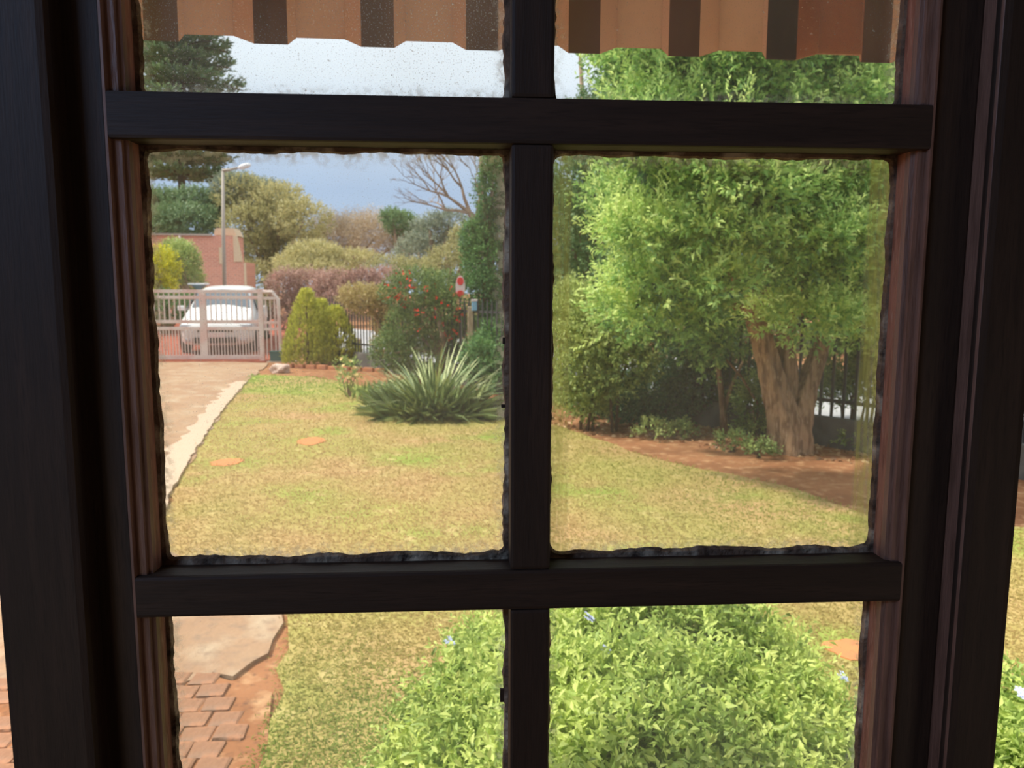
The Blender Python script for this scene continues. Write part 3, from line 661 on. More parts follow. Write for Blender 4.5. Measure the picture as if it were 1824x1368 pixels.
# --- small rose bush
rb = G(620, 708); Y = rb.y; ros = empty('rose_bush', rb, 'small thin rose bush with cream blooms in front of the garden edging', 'bush')
b = MB()
for dx, tx, ty in ((0, 618, 640), (-3, 602, 655), (3, 640, 650), (1, 628, 668)): b.tube([P(620+dx, 712, Y), P(620+(tx-620)*.3, 690, Y), P(tx, ty, Y)], [.014, .01, .005], 6)
b.build('stem', M['twig'], ros)
p, d = ellip(110, P(619, 660, Y), (wpx(24, Y), .22, wpx(26, Y)), .2); cloud('foliage', [shoots(p, d, .07, 5, .045, .026, .45+.3*rng.random(110))], M['midgreen'], ros)
def petals(me_name, r, n, mt, layers=2, cup=.5):
    b = bmesh.new(); c = b.verts.new((0, 0, 0))
    for la in range(layers):
        for k in range(n):
            a = 2*PI*(k+la*.5)/n; rr = r*(1-.35*la); z = r*(cup+.3*la); w = PI/n*1.1
            p1 = b.verts.new((rr*.7*math.cos(a-w), rr*.7*math.sin(a-w), z*.6)); p2 = b.verts.new((rr*math.cos(a), rr*math.sin(a), z)); p3 = b.verts.new((rr*.7*math.cos(a+w), rr*.7*math.sin(a+w), z*.6))
            b.faces.new((c, p1, p2, p3))
    me = bpy.data.meshes.new(me_name); b.to_mesh(me); b.free(); me.materials.append(mt); return me
rose_me = petals('bloom', .035, 6, M['flower_cream'])
for px, py in ((612, 652), (624, 644), (631, 655), (605, 664), (635, 668), (620, 672), (609, 640)):
    o = link('bloom', rose_me, None, ros, P(px, py, Y-.2)-ros.location, local=True); o.rotation_euler = (random.uniform(.6, 1.3), 0, random.uniform(-1, 1))
# --- yellow-green conifer bushes by the gate
def cone_bush(label, cx, top, bot, w, Y, n=1500):
    ct = P(cx, top, Y); cbm = Vector((ct.x, ct.y, 0)); r = empty('conifer_bush', cbm, label, 'bush', 'yellow-green conifers by the gate')
    t_ = rng.random(n)**1.3; th = rng.random(n)*2*PI; R_ = wpx(w/2, Y)*np.minimum(1, (1-t_)**.75*1.1+.06)*(.55+.45*rng.random(n)**.5)
    p = np.stack([cbm.x+R_*np.cos(th), cbm.y+R_*np.sin(th), .06+t_*(ct.z-.1)], 1)
    d = np.stack([np.cos(th)*.5, np.sin(th)*.5, np.full(n, 1.0)], 1)+rng.normal(size=(n, 3))*.2
    cloud('foliage', [shoots(p, d, .10, 5, .07, .028, np.clip(.3+.4*t_+rng.normal(size=n)*.15, 0, 1), spread=.5)], M['lime'], r)
    MB().tube([cbm+Vector((0, 0, -.03)), cbm+Vector((0, 0, ct.z*.8))], [.04, .01], 6).build('trunk', M['darktwig'], r)
cone_bush('tallest pointed yellow-green conifer, next to the gate', 545, 518, 640, 84, 16.9)
cone_bush('second pointed yellow-green conifer, squeezed in the middle of the trio', 572, 536, 640, 62, 17.3, 1000)
cone_bush('round lower yellow-green conifer, the one nearest the wooden post', 597, 548, 640, 84, 17.0, 1100)
# --- edging bricks, post, rock, box
ge = empty('garden_edging', G(600, 656), 'low row of orange bricks edging the bed behind the lawn', 'edging')
a_, b2 = G(515, 655), G(700, 664); nb = int((b2-a_).length/.235); me = None
for k in range(nb):
    if me is None:
        q_ = MB().box(-.11, .11, -.05, .05, 0, .085, .008); me = bpy.data.meshes.new('brick'); q_.b.to_mesh(me); q_.b.free(); me.materials.append(mat('orange_brick', lin(.50, .22, .11), .9, .1, noise=[(lin(.38, .17, .1), 9, .4, .6)]))
    o = link('brick', me, None, ge, a_.lerp(b2, k/(nb-1))-ge.location+Vector((0, random.uniform(-.012, .012), random.uniform(-.01, .004))), local=True); o.rotation_euler = (0, 0, math.atan2(b2.y-a_.y, b2.x-a_.x)+random.uniform(-.04, .04))
pg = G(641, 645); tag(MB().tube([pg-Vector((0, 0, .05)), pg+Vector((0, 0, .50)), pg+Vector((.01, 0, .54))], [.065, .06, .045], 10).build('wooden_post', M['post'], smooth=True), 'short pale wooden post standing behind the brick edging', 'post')
rk = MB(); bmesh.ops.create_icosphere(rk.b, subdivisions=3, radius=1); rc = G(500, 664)
for v in rk.b.verts:
    n_ = v.co.normalized(); k = 1+.18*math.sin(n_.x*5+1)*math.cos(n_.z*4)+.12*math.sin(n_.y*7+n_.x*3); v.co = rc+Vector((n_.x*.19*k, n_.y*.15*k, max(-.02, .07+n_.z*.11*k)))
tag(rk.build('rock', M['rock']), 'pale rounded rock at the driveway corner near the gate', 'rock')
gb = G(491, 646); gm = empty('gate_motor_box', gb, 'dark green box on the ground at the foot of the gate end post', 'box')
MB().box(gb.x-.13, gb.x+.13, gb.y, gb.y+.2, -.02, .24, .02).build('housing', M['green_box'], gm)
MB().box(gb.x-.14, gb.x+.14, gb.y-.01, gb.y+.21, .235, .265, .008).build('lid', M['green_box'], gm)
MB().box(gb.x-.2, gb.x+.45, gb.y-.02, gb.y+.25, -.02, .03, .008).build('base_slab', M['kerb'], gm)
# --- sliding gate
GY = 17.95
gz = lambda py: P(430, py, GY).z
gX = lambda px: P(px, 580, GY).x
gate = empty('sliding_gate', (gX(330), GY, 0), 'long faded-white barred metal gate across the driveway', 'gate')
def rail(x0, x1, zc, h=.05, y=GY, t_=.05, par=None): MB().box(x0, x1, y-t_/2, y+t_/2, zc-h/2, zc+h/2, .004).build('rail', M['gatewhite'], par or gate)
zt, zt2, zm, zm2, zbm = gz(519), gz(530), gz(573), gz(585), gz(636)
for z in (zt, zt2, zm, zm2, zbm): rail(gX(110), gX(470), z, .075 if z > .3 else .09)
MB().box(gX(357), gX(369), GY-.03, GY+.03, zbm-.04, zt+.03, .004).build('post', M['gatewhite'], gate)
MB().box(gX(112), gX(122), GY-.03, GY+.03, zbm-.04, zt+.03, .004).build('post', M['gatewhite'], gate)
def bars(x0, x1, z0, z1, step, par, y=GY, w=.024):
    me = None; n = int((x1-x0)/step)
    for k in range(n):
        if me is None:
            b = MB().box(-w/2, w/2, -w/2, w/2, 0, z1-z0, .002); me = bpy.data.meshes.new('bar'); b.b.to_mesh(me); b.b.free(); me.materials.append(M['gatewhite'])
        link('bar', me, None, par, Vector((x0+(k+.5)*step, y, z0))-par.location, local=True)
bars(gX(122), gX(462), zm, zt, .115, gate); bars(gX(122), gX(462), zbm, zm2, .068, gate, w=.022)
gp = empty('gate_end_frame', (gX(485), GY-.12, 0), 'white gate end frame with chamfered corner and small panel of bars beside conifers', 'gate')
yb = GY-.12
MB().box(gX(464), gX(472), yb-.04, yb+.04, -.03, zt+.06, .005).build('post', M['gatewhite'], gp)
b = MB(); b.tube([(gX(472), yb, zt-.01), (gX(489), yb, zt-.01), (gX(499), yb, gz(533)), (gX(501), yb, .02)], .042, 8); b.build('end_frame', M['gatewhite'], gp)
for z in (gz(531), gz(574), gz(586)): MB().box(gX(472), gX(500), yb-.02, yb+.02, z-.03, z+.03, .004).build('rail', M['gatewhite'], gp)
bars(gX(473), gX(499), .08, gz(531), .10, gp, yb)
# --- white car behind the gate
CA = P(408, 600, 20.6); car = empty('hatchback_car', (CA.x, CA.y, .032+(CA.y-17.75)*.0614), 'white hatchback car facing the house behind the gate', 'car', rz=math.radians(8)); car.rotation_euler = (math.radians(-3.51)*-1, 0, math.radians(8))
# local frame: -Y is the nose, X across; loft of half sections (y, half width low, belt, roof half width, z low, z belt, z roof)
prof = [(-2.0, .52, .60, .50, .30, .55, .60), (-1.93, .70, .76, .62, .22, .66, .74), (-1.7, .82, .85, .72, .20, .76, .86), (-1.2, .85, .87, .74, .20, .84, .97), (-.95, .85, .87, .72, .20, .88, 1.05),
        (-.35, .85, .87, .62, .20, .92, 1.44), (.1, .85, .87, .60, .20, .93, 1.50), (.9, .85, .87, .60, .20, .95, 1.49), (1.5, .84, .85, .57, .22, .96, 1.40), (1.9, .80, .80, .55, .28, .95, 1.05), (2.0, .7, .7, .5, .34, .8, .9)]
b = MB(); rings = []
for (y, wlw, wb_, wr, z0, z1, z2) in prof:
    half = [(wlw*.9, z0), (wlw, z0+.08), (wb_, (z0+z1)/2), (wb_*.985, z1), ((wb_+wr)/2*.99, (z1+z2)/2), (wr, z2-.035*(z2-z1+.2)), (wr*.8, z2), (wr*.4, z2+.018)]
    ring = [(x, z) for x, z in half]+[(0, z2+.022)]+[(-x, z) for x, z in half[::-1]]
    rings.append([b.b.verts.new((x, y, z)) for x, z in ring])
for i in range(len(rings)-1):
    for k in range(len(rings[0])):
        k2 = (k+1) % len(rings[0]); b.b.faces.new((rings[i][k], rings[i][k2], rings[i+1][k2], rings[i+1][k]))
b.b.faces.new(rings[0]); b.b.faces.new(rings[-1][::-1])
body = b.build('body', M['car'], car, smooth=True, local=True)
sm = body.modifiers.new('s', 'SUBSURF'); sm.levels = 1; sm.render_levels = 2
# windscreen, side glass, lamps, grille, plate
def quadpiece(name, pts, mt, th=.02, par=car):
    b = MB(); v = [b.b.verts.new(p) for p in pts]; f = b.b.faces.new(v); r = bmesh.ops.extrude_face_region(b.b, geom=[f])
    nrm = (Vector(pts[1])-Vector(pts[0])).cross(Vector(pts[2])-Vector(pts[1])).normalized()
    for e_ in r['geom']:
        if isinstance(e_, bmesh.types.BMVert): e_.co += nrm*th
    return b.build(name, mt, par, local=True)
quadpiece('windscreen', [(-.68, -.95, 1.045), (.68, -.95, 1.045), (.60, -.40, 1.425), (0, -.40, 1.45), (-.60, -.40, 1.425)], M['carglass'], .03)
for s in (-1, 1):
    pts = [(s*.872, -.80, .96), (s*.872, .10, .97), (s*.655, .05, 1.42), (s*.67, -.30, 1.38)]
    if s < 0: pts = pts[::-1]
    quadpiece('side_window', pts, M['carglass'], .012)
    pts = [(s*.872, .16, .97), (s*.865, 1.15, .99), (s*.66, .95, 1.40), (s*.655, .12, 1.42)]
    if s < 0: pts = pts[::-1]
    quadpiece('side_window', pts, M['carglass'], .012)
    b = MB().box(s*.66-.15, s*.66+.15, -1.93, -1.66, .60, .74, .05); b.build('headlamp', M['lens'], car, local=True)
    b = MB().box(s*.98-.09, s*.98+.09, -.74, -.64, .96, 1.08, .03); b.build('wing_mirror', M['car'], car, local=True)
    b = MB().box(s*.62-.08, s*.62+.08, -1.985, -1.9, .33, .41, .02); b.build('fog_lamp', M['lens'], car, local=True)
    for y in (-1.25, 1.25):
        b = MB(); b.tube([(s*.70, y, .29), (s*.885, y, .29)], .30, 24); wh = b.build('wheel', M['rubber'], car, local=True)
        b = MB(); b.tube([(s*.80, y, .29), (s*.895, y, .29)], .19, 16); b.build('rim', M['chrome'], wh, local=True)
MB().box(-.50, .50, -2.035, -1.93, .30, .44, .03).build('lower_grille', M['black'], car, local=True)
MB().box(-.42, .42, -2.01, -1.9, .565, .62, .015).build('upper_grille', M['black'], car, local=True)
MB().box(-.24, .24, -2.055, -2.03, .44, .55, .004).build('number_plate', M['white'], car, local=True)
# --- brick building
BY = 34; bx = lambda px: P(px, 460, BY).x; bz = lambda py: P(360, py, BY).z
bu = empty('brick_building', (bx(340), BY, 0), 'red brick building with stepped cream parapet beyond the gate', 'building')
def pr(pts, y0, y1, nm, mt): b = MB().prism([(bx(px), bz(py)) for px, py in pts], y0, y1, lambda u, v, w: (u, w, v)); return b.build(nm, M[mt], bu)
pr([(60, 417), (418, 420), (418, 466), (438, 467), (438, 600), (60, 600)], BY, BY+1.4, 'wall', 'farbrick')
pr([(417, 419), (421, 419), (430, 466), (417, 466)], BY-.05, BY+.3, 'parapet', 'cream')
pr([(380, 409), (384, 405), (414, 405), (420, 419), (379, 418)], BY+.3, BY+1.3, 'chimney', 'cream')
pr([(60, 415), (380, 417), (380, 420), (60, 418)], BY-.12, BY, 'roof_edge', 'galv')
pr([(321.5, 420), (325, 420), (325, 600), (321.5, 600)], BY-.12, BY-.02, 'downpipe', 'white')
pr([(391, 440), (397, 440), (397, 470), (391, 470)], BY-.05, BY-.01, 'vent_panel', 'cream')
pr([(434, 468), (438, 468), (438, 600), (434, 600)], BY-.05, BY-.01, 'corner_strip', 'cream')
# --- street lamp
LYY = 28; lp = P(400, 560, LYY); lp.z = 0
sl2 = empty('street_lamp', lp, 'tall grey street lamp with white head in front of the brick building', 'street lamp')
b = MB(); b.tube([lp-Vector((0, 0, .1)), P(398, 420, LYY), P(397, 304, LYY)], [.075, .065, .05], 10); b.build('pole', M['galv'], sl2, smooth=True)
b = MB(); b.tube([P(396, 304, LYY), P(410, 302, LYY), P(427, 298, LYY)], [.06, .045, .035], 8); b.build('arm', M['galv'], sl2, smooth=True)
a_, c_ = P(424, 299, LYY), P(447, 293, LYY); b = MB(); b.tube([a_, a_.lerp(c_, .3), a_.lerp(c_, .8), c_], [.04, .09, .085, .03], 10); b.build('lamp_head', M['lampw'], sl2, smooth=True)
# --- blue canopy object, signs, posts
up = P(354, 512, 24); bb = empty('blue_canopy', (up.x, up.y, 0), 'small pale blue pointed canopy seen above the gate', 'canopy')
MB().tube([(up.x, up.y, 0), (up.x, up.y, up.z)], .03, 8).build('pole', M['galv'], bb)
b = MB(); r_ = bmesh.ops.create_cone(b.b, cap_ends=True, segments=8, radius1=.05, radius2=.24, depth=.14, matrix=Matrix.Translation((up.x, up.y, up.z+.0))); b.build('underside', M['blue'], bb)
MB().box(up.x-.26, up.x+.26, up.y-.2, up.y+.2, up.z+.07, up.z+.13, .02).build('top', M['lampw'], bb)
def ovalsign(px, py, Y, label):
    c = P(px, py, Y); s = empty('road_marker', (c.x, c.y, 0), label, 'sign')
    MB().tube([(c.x, c.y+.04, -.05), (c.x, c.y+.04, c.z+.15)], .025, 8).build('pole', M['galv'], s)
    def oval(nm, cz, rx, rz, y, mt): MB().prism([(c.x+rx*math.cos(k*PI/10), cz+rz*math.sin(k*PI/10)) for k in range(20)], y, y+.012, lambda u, v, w: (u, w, v)).build(nm, M[mt], s)
    oval('plate', c.z, .085, .20, c.y, 'white'); oval('upper_disc', c.z+.10, .058, .07, c.y-.014, 'red'); oval('lower_disc', c.z-.12, .065, .06, c.y-.014, 'red')
ovalsign(820, 511, 13.7, 'narrow upright marker, red above and below a pale middle, rising over the red-flowered shrub')
tr = P(487, 491, 21); s = empty('triangular_sign', (tr.x, tr.y, 0), 'small bright red triangular sign over the dry hedge end by the gate', 'sign')
MB().tube([(tr.x, tr.y+.03, -.05), (tr.x, tr.y+.03, tr.z)], .03, 8).build('pole', M['galv'], s)
MB().prism([(tr.x-.1, tr.z-.06), (tr.x+.08, tr.z-.08), (tr.x+.06, tr.z+.08)], tr.y, tr.y+.01, lambda u, v, w: (u, w, v)).build('plate', M['red'], s)
pp = P(838, 575, 13.3); s = empty('notice_post', (pp.x, pp.y, 0), 'pale wooden post with a small blue-white box, right of the red-flowered shrub', 'post')
MB().box(pp.x-.05, pp.x+.05, pp.y-.05, pp.y+.05, -.05, P(838, 546, 13.3).z, .01).build('post', M['post'], s)
c = P(845, 545, 13.2); MB().box(c.x-.045, c.x+.045, c.y-.05, c.y+.05, c.z-.08, c.z+.08, .01).build('box', M['blue'], s)
MB().box(c.x-.055, c.x+.055, c.y-.06, c.y+.06, c.z+.08, c.z+.11, .006).build('box_lid', M['white'], s)
# --- mid distance shrubs
def far_shrub(label, lobs, Y, mt, n, leafpx=5, name='shrub', aspect=.5, vb=.5, **k):
    return far_tree(name, lobs, Y, M[mt], label, n=n, leafpx=leafpx, cat='shrub', group=None, vbase=vb, aspect=aspect, **k)
rs = far_shrub('dark shrub dotted with red flowers, behind the strap-leaved clump', [(780, 560, 60, 50), (740, 520, 60, 40), (800, 600, 45, 35), (720, 590, 35, 40), (790, 510, 40, 25), (760, 640, 70, 35), (820, 640, 40, 35), (835, 590, 22, 30), (700, 630, 40, 35)], 14.6, 'midgreen', 6000, name='red_flowering_shrub', vb=.12)
fr_ = []; 
for a, b_, c, d_ in ((780, 555, 62, 52), (730, 515, 50, 35)):
    l = lob(a, b_, 13.9, c, d_); p, d = ellip(26, l[:3], l[3:], .9, front=1.0); fr_.append(leaves(p, d*np.array([1, .5, 1])+np.array([0, -1, 0]), .075, .06, np.full(26, .5)))
    fr_.append(leaves(p, -d*np.array([1, .5, 1])+np.array([0, -1, 0]), .075, .06, np.full(26, .5)))
cloud('flowers', fr_, M['flower_red'], rs)
far_shrub('dry yellowish shrub left of the red-flowered shrub', [(700, 610, 35, 30), (690, 545, 35, 30), (655, 540, 40, 20), (700, 580, 35, 30), (640, 528, 40, 18)], 15.8, 'tan', 2200, name='dry_shrub', vb=.5)
far_shrub('long dry purple-brown hedge behind the conifers', [(510, 515, 30, 32), (550, 515, 45, 32), (600, 520, 45, 34), (650, 515, 40, 32), (690, 505, 30, 25), (520, 560, 30, 30), (620, 540, 40, 22)], 20, 'purple', 4200, name='dry_hedge', vb=.5)
far_shrub('bush covered in bright yellow blossom, behind the gate', [(285, 480, 30, 36), (250, 490, 40, 36), (275, 515, 35, 22)], 25, 'yellowfl', 1500, name='yellow_blossom_bush', vb=.35)
far_shrub('rounded green bush right of the yellow blossom', [(325, 470, 28, 34), (335, 500, 26, 26), (310, 450, 24, 18)], 27, 'midgreen', 1500, name='green_bush', vb=.7)
far_shrub('dark green hedge seen through the gate bars', [(290, 548, 50, 26), (345, 550, 30, 24), (230, 545, 40, 26)], 23.5, 'ivy', 1500, name='roadside_hedge', vb=.4)
iv = far_tree('ivy_covered_tree', [(865, 470, 36, 60), (876, 330, 18, 60), (850, 430, 26, 36), (880, 400, 30, 40), (900, 560, 40, 60), (882, 265, 18, 50), (940, 480, 40, 80), (950, 360, 45, 70), (862, 520, 24, 40), (870, 580, 20, 30)], 15.5, M['ivy'], 'tall dark green ivy-covered tree behind the central glazing bar', n=8000, leafpx=6.5, group=None, vbase=.5)
# --- far trees
far_tree('tree', [(485, 400, 50, 40), (440, 365, 42, 34), (436, 410, 42, 40), (455, 450, 40, 34), (455, 505, 46, 40), (430, 350, 45, 34), (500, 370, 50, 40), (540, 395, 50, 36), (480, 450, 50, 40), (530, 450, 50, 50)], 42, M['olive'], 'broad olive-brown tree behind and right of the street lamp', n=7000, leafpx=5)
far_tree('tree', [(470, 350, 45, 26), (420, 335, 40, 22), (500, 370, 30, 18)], 44, M['bluegreen'], 'grey-green tree top showing over the olive-brown tree', n=1800)
far_tree('tree', [(590, 430, 50, 40), (630, 420, 50, 36), (670, 420, 45, 36), (600, 470, 60, 30), (700, 440, 30, 30)], 46, M['brown'], 'pale brown leafless tree in the middle distance', n=3600, leafpx=9, aspect=.09, surf=.3)
far_tree('tree', [(560, 450, 45, 14), (620, 462, 50, 12), (530, 470, 40, 14), (560, 480, 60, 14)], 36, M['olive'], 'low flat yellow-green tree above the dry hedge', n=2200, leafpx=5, vbase=.8)
far_tree('tree', [(715, 400, 26, 18), (735, 425, 30, 24), (700, 390, 18, 12)], 42, M['treedark'], 'rounded dark green tree left of the bare branches', n=1500, vbase=.8)
far_tree('tree', [(770, 420, 40, 34), (745, 450, 40, 30), (800, 400, 36, 22), (790, 450, 30, 30)], 38, M['bluegreen'], 'grey-green tree below the bare branches', n=2000, leafpx=5)
far_tree('tree', [(800, 480, 50, 40), (740, 490, 50, 24), (690, 480, 40, 20), (830, 440, 30, 40)], 28, M['olive'], 'olive tree between the red-flowered shrub and the ivy', n=2200, leafpx=5, vbase=.45)
far_tree('tree', [(150, 430, 90, 70), (60, 440, 90, 80), (-50, 430, 90, 90), (-160, 440, 90, 80)], 44, M['midgreen'], 'green trees far left behind the window frame', n=3000, leafpx=7)
for k, (x, yv, Y, w_) in enumerate(((960, 420, 30, 'dark leafy tree across the street, behind the central glazing bar'), (1080, 460, 26, 'mid green tree across the street, behind the pale green shrub'), (1200, 440, 24, 'dark leafy tree across the street, behind the shaded undergrowth'),
                         (1330, 430, 22, 'mid green tree across the street, behind the thin sapling'), (1470, 440, 20, 'dark leafy tree across the street, right behind the forked trunk'), (1620, 430, 18, 'mid green tree across the street, behind the bush hanging over the fence'))):
    far_tree('tree', [(x, yv, 100, 90), (x+50, yv+90, 90, 50), (x-40, yv-70, 70, 60), (x, 575, 120, 45)], Y, M['midgreen' if k % 2 else 'treedark'], w_, n=2600, leafpx=9, vbase=.55)
# dark tall tree behind the big evergreen's left edge
far_tree('tree', [(1040, 330, 60, 60), (1010, 420, 50, 70), (1030, 240, 36, 40), (1080, 230, 70, 70), (1150, 180, 80, 90), (1090, 330, 80, 70), (1060, 420, 60, 60), (1200, 130, 90, 80), (1250, 40, 90, 80), (1120, 500, 90, 60), (1400, 60, 120, 100), (1040, 500, 50, 60)], 12.5, M['treedark'], 'tall dark green tree rising behind the left of the big evergreen', n=9000, leafpx=9, group=None, vbase=.85)
# --- bare tree
def bare(b, p, d, L, r, depth):
    e_ = p+d*L; mid = p+d*L*.5+Vector((random.uniform(-.06, .06)*L, 0, random.uniform(-.05, .08)*L)); b.tube([p, mid, e_], [r, r*.8, r*.62], 5 if depth > 2 else 3, cap=False)
    if depth == 0: return
    for k in range(random.choice((2, 3, 3))):
        nd = (d+Vector((random.uniform(-.75, .75), random.uniform(-.6, .6), random.uniform(-.35, .65)))).normalized(); bare(b, e_, nd, L*random.uniform(.62, .85), r*.6, depth-1)
by0 = P(862, 430, 22); bt_ = empty('bare_tree', (by0.x+.4, by0.y, 0), 'leafless tree with fine pale branches against the sky', 'tree')
b = MB(); b.tube([(by0.x+.4, by0.y, -.1), (by0.x+.35, by0.y, 1.5), by0], [.2, .17, .13], 8)
for tx, ty in ((838, 385), (800, 372), (880, 340)):
    pass
p1 = P(838, 380, 22); p2 = P(815, 352, 22)
b.tube([by0, P(850, 400, 22), p1], [.13, .11, .09], 6); random.seed(21)
bare(b, p1, Vector((-.75, 0, .55)).normalized(), .75, .06, 5); bare(b, p1, Vector((-.3, 0, .9)).normalized(), .75, .06, 5); bare(b, P(850, 400, 22), Vector((.1, 0, 1)).normalized(), .7, .05, 4); bare(b, p1, Vector((-.95, 0, .12)).normalized(), .7, .05, 5)
b.build('branches', M['twig'], bt_)
# --- araucaria: trunk with whorls of boughs
def araucaria(px, Y, tiers, label):
    base = P(px, 513, Y); base.z = 0; top = P(px, -60, Y)
    r = empty('norfolk_pine', base, label, 'tree')
    MB().tube([base-Vector((0, 0, .2)), (base+top)/2, top], [.26, .2, .08], 10).build('trunk', M['darktwig'], r, smooth=True)
    parts = []; bb_ = MB()
    for (py, rad, drop) in tiers:
        c = P(px, py, Y); R_ = wpx(rad, Y); nb = 8
        for k in range(nb):
            th = 2*PI*(k+random.random()*.5)/nb; o = Vector((math.cos(th), math.sin(th), 0)); L_2 = R_*random.uniform(.75, 1.08)
            e_ = c+o*L_2+Vector((0, 0, -drop*R_)); up_ = e_+o*.15*R_+Vector((0, 0, .16*R_)); bb_.tube([c, c.lerp(e_, .6)+Vector((0, 0, .05*R_)), e_], [.08, .05, .03], 4, cap=False)
            t_ = rng.random(230)**.8; pt = np.array(c)[None]+np.outer(t_, np.array(e_-c))+np.stack([np.zeros(230), np.zeros(230), .3*R_*np.maximum(0, t_-.6)**1.2], 1)
            sd_ = np.cross(np.array(o), np.array([0, 0, 1.0])); lat = rng.normal(size=230)*.20*R_*(.45+.6*t_)*.9
            pt = pt+np.outer(lat, sd_)+np.stack([0*t_, 0*t_, rng.normal(size=230)*.03*R_+.03*R_], 1)
            dd = np.array(o)[None]*.7+np.outer(np.sign(lat), sd_)*.6+np.array([0, 0, .5])+rng.normal(size=(230, 3))*.35
            parts.append(leaves(pt, dd, .42, .15, np.clip(.45+rng.normal(size=230)*.22+.1, 0, 1)))
    bb_.build('boughs', M['darktwig'], r); cloud('foliage', parts, M['arauc'], r)
tiers = [(-60, 40, -.1), (-22, 52, -.1), (16, 62, -.08), (52, 70, -.03), (84, 72, 0), (114, 80, .05), (146, 92, .08), (186, 92, .1), (222, 96, .1), (256, 98, .06), (284, 90, .06), (310, 84, .10)]
araucaria(322, 48, tiers, 'tall tiered pine with layered boughs behind the brick building')
far_tree('tree', [(290, 370, 60, 26), (350, 365, 48, 24), (250, 380, 60, 30), (330, 395, 60, 24), (380, 385, 20, 22), (270, 405, 50, 16)], 44, M['arauc'], 'dense dark green tree crown just above the brick building roof', n=5200, leafpx=6, group=None, vbase=.5)
# --- plumbago bush under the window
pl = empty('plumbago_bush', (.45, 1.9, 0), 'broad light green bush with scattered pale blue flowers under the window', 'bush')
parts = []; sp0 = []
for (px, py, r_, hz) in ((1010, 1150, 90, .80), (1110, 1120, 95, .82), (1230, 1110, 95, .82), (1330, 1180, 80, .70), (930, 1190, 70, .72), (870, 1250, 90, .66), (800, 1290, 60, .55), (1000, 1260, 110, .84), (1120, 1250, 110, .84), (1240, 1260, 110, .80),
                         (1370, 1270, 90, .66), (1470, 1310, 70, .58), (1540, 1400, 90, .55), (900, 1360, 110, .74), (1040, 1370, 120, .84), (1180, 1370, 120, .84), (1320, 1370, 110, .76), (1440, 1400, 90, .66), (790, 1360, 70, .55), (745, 1400, 60, .42),
                         (900, 1480, 130, .72), (1050, 1500, 140, .78), (1200, 1500, 140, .78), (1350, 1500, 130, .7), (860, 1150, 40, .5), (1385, 1180, 30, .6), (1660, 1330, 80, .52), (1770, 1330, 70, .6), (1850, 1290, 80, .66), (1900, 1380, 90, .7)):
    v = ray(px, py); v = v*(hz-.10-EYE)/v[2]; c = np.array([v[0], v[1], hz-.10]); R_ = r_*np.linalg.norm(v)/F
    sp0.append((c, R_)); n = int(400*(r_/100)**2)+50
    p, d = ellip(n, c-np.array([0, 0, R_*.35]), (R_*1.15, R_*1.0, R_*.85), .45, up=.35); keep = p[:, 2] > .04; p, d = p[keep], d[keep]; tone = random.uniform(.2, .75)
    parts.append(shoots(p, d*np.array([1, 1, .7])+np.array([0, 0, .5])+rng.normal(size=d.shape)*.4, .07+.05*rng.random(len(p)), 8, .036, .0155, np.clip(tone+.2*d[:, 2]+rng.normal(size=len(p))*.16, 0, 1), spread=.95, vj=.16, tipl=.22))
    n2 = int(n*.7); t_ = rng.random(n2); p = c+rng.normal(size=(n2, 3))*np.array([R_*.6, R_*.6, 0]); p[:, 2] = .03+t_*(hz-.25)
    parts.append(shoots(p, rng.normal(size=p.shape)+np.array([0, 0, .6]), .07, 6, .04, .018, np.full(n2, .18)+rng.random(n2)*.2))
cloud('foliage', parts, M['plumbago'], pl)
b = MB()
for c, R_ in sp0:
    for k in range(3): b.tube([(c[0]*.7+.12+random.uniform(-.1, .1), c[1]*.7+.55, -.03), (c[0]*.9+.03, c[1]*.9+.2, c[2]*.5), (c[0]+random.uniform(-.5, .5)*R_, c[1]+random.uniform(-.5, .5)*R_, c[2])], [.008, .006, .003], 5)
b.build('stems', M['darktwig'], pl)
fl = petals('flower_cluster', .014, 5, M['flower_blue'], 1, .1)
def cluster_mesh():
    b = bmesh.new()
    for k in range(7):
        a = random.uniform(0, 2*PI); rr = random.uniform(0, .018); o = Vector((rr*math.cos(a), rr*math.sin(a), random.uniform(0, .01))); c0 = b.verts.new(o)
        for j in range(5):
            t_ = 2*PI*j/5+k; w = .5; q1 = b.verts.new(o+Vector((.008*math.cos(t_-w), .008*math.sin(t_-w), .002))); q2 = b.verts.new(o+Vector((.012*math.cos(t_), .012*math.sin(t_), .001))); q3 = b.verts.new(o+Vector((.008*math.cos(t_+w), .008*math.sin(t_+w), .002))); b.faces.new((c0, q1, q2, q3))
    me = bpy.data.meshes.new('flower_cluster'); b.to_mesh(me); b.free(); me.materials.append(M['flower_blue']); return me
fm = cluster_mesh()
for px, py, hz in ((1051, 1106, .86), (1080, 1163, .86), (802, 1148, .60), (714, 1326, .40), (752, 1264, .48), (1500, 1212, .62), (1820, 1240, .7)):
    v = ray(px, py); v = v*(hz-EYE)/v[2]
    o = link('flower_cluster', fm, None, pl, Vector((v[0], v[1], hz))-pl.location, local=True); o.rotation_euler = (.6, 0, random.uniform(-2, 2)); o.scale = (.95,)*3
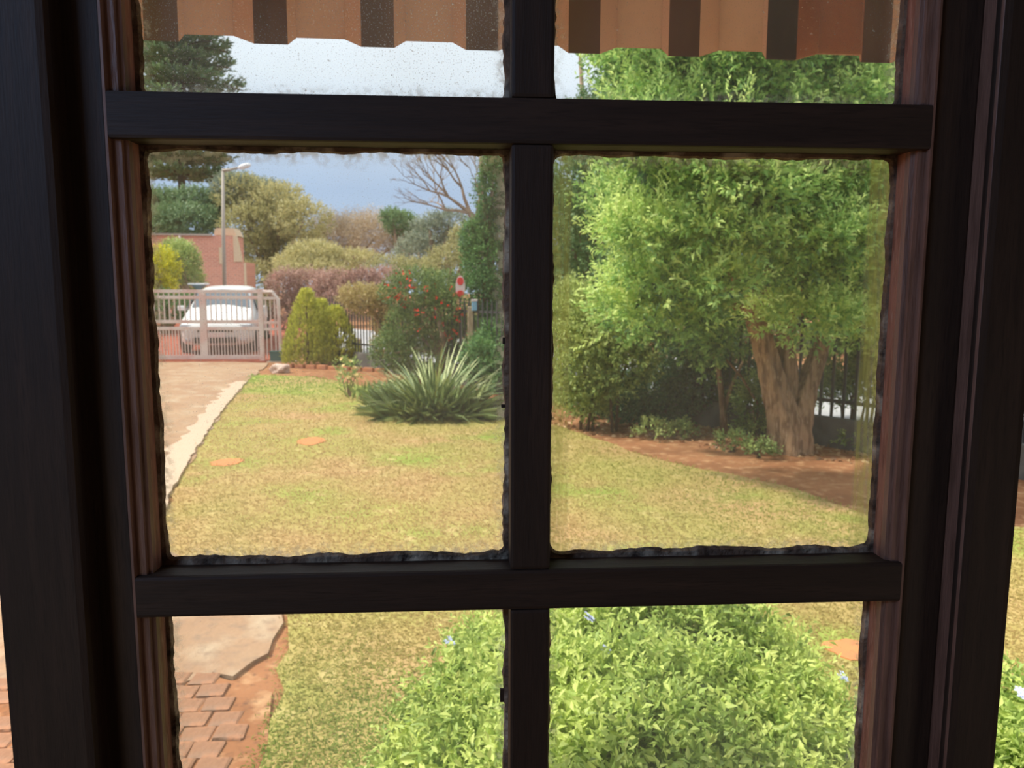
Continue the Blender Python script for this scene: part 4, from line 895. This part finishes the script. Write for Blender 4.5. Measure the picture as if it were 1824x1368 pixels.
# --- grass blades on the lawn, leaf litter under the tree
LP = [(a, b_) for a, b_ in lawn_poly]
def pts_in(poly, n, y0, y1, x0, x1, pw=1.0):
    u = rng.random(n); ys = y0*(y1/y0)**u; xs = x0+(x1-x0)*rng.random(n)
    w = (.72*ys+.3); xs = xs*w+.04*ys
    c = np.zeros(n, bool); px_, py_ = xs, ys
    for i in range(len(poly)):
        (xa, ya), (xb, yb_) = poly[i], poly[i-1]
        cond = ((ya > py_) != (yb_ > py_)) & (px_ < (xb-xa)*(py_-ya)/(yb_-ya+1e-12)+xa); c ^= cond
    return np.stack([xs[c], ys[c]], 1)
def vnoise(xy, s, seed):
    r = np.random.default_rng(seed); out = np.zeros(len(xy))
    for k in range(6):
        a = r.random()*6.28; f = s*(.6+r.random()*1.4); out += np.sin((xy[:, 0]*math.cos(a)+xy[:, 1]*math.sin(a))*f+r.random()*6.28)
    return out/3.2
xy = pts_in(LP, 330000, 1.6, 15.5, -1, 1)
for cx, cy, rx, ry in ((555, 788, 24, 7), (405, 826, 28, 7), (1518, 1162, 48, 18)):
    c = G(cx, cy); ax = (G(cx+rx, cy)-c).length; ay = (G(cx, cy+ry)-c).length; xy = xy[((xy[:, 0]-c.x)/ax)**2+((xy[:, 1]-c.y)/ay)**2 > .85]
xy = xy+np.clip(rng.normal(size=xy.shape), -2, 2)*.03; n = len(xy); p = np.concatenate([xy, np.full((n, 1), .010)], 1); dist = xy[:, 1]
green = np.clip((dist-11.2)/2.5, 0, 1)*(xy[:, 0] < -.3)+np.clip((4.3-dist)/1.6, 0, 1)*.8*np.clip((.5-xy[:, 0])/.5, 0, 1)
v = np.clip(.72+.24*vnoise(xy, 1.1, 3)+.12*vnoise(xy, 5, 4)-.75*green+rng.normal(size=n)*.07, 0, 1)
d = np.stack([rng.normal(size=n)*.8, rng.normal(size=n)*.8, .22+.35*rng.random(n)], 1)
g_ = cloud('grass', [leaves(p, d, (.022+.0020*dist)*(.7+.6*rng.random(n)), (.0030+.0008*dist), v, curl=.1, fold=.06, upb=2.5)], M['grass'])
tag(g_, 'short green and straw-coloured grass covering the lawn', 'grass')
n = 5000; x_ = rng.uniform(.3, 6, n); y_ = 5+rng.random(n)*6.5
ll = np.stack([x_, y_, np.full(n, .004)], 1); tt = (x_-.3)/5.7; ok = (y_ > 10.0-tt*4.0-.4) & (y_ < 12.0-tt*5.2+.6); ll = ll[ok]; n = len(ll)
lt = cloud('leaf_litter', [leaves(ll, np.stack([rng.normal(size=n), rng.normal(size=n), .15*rng.random(n)], 1), .07, .035, rng.random(n))], M['litter'])
tag(lt, 'scattered dry leaves and short weeds on the red soil under the tree', 'leaves')
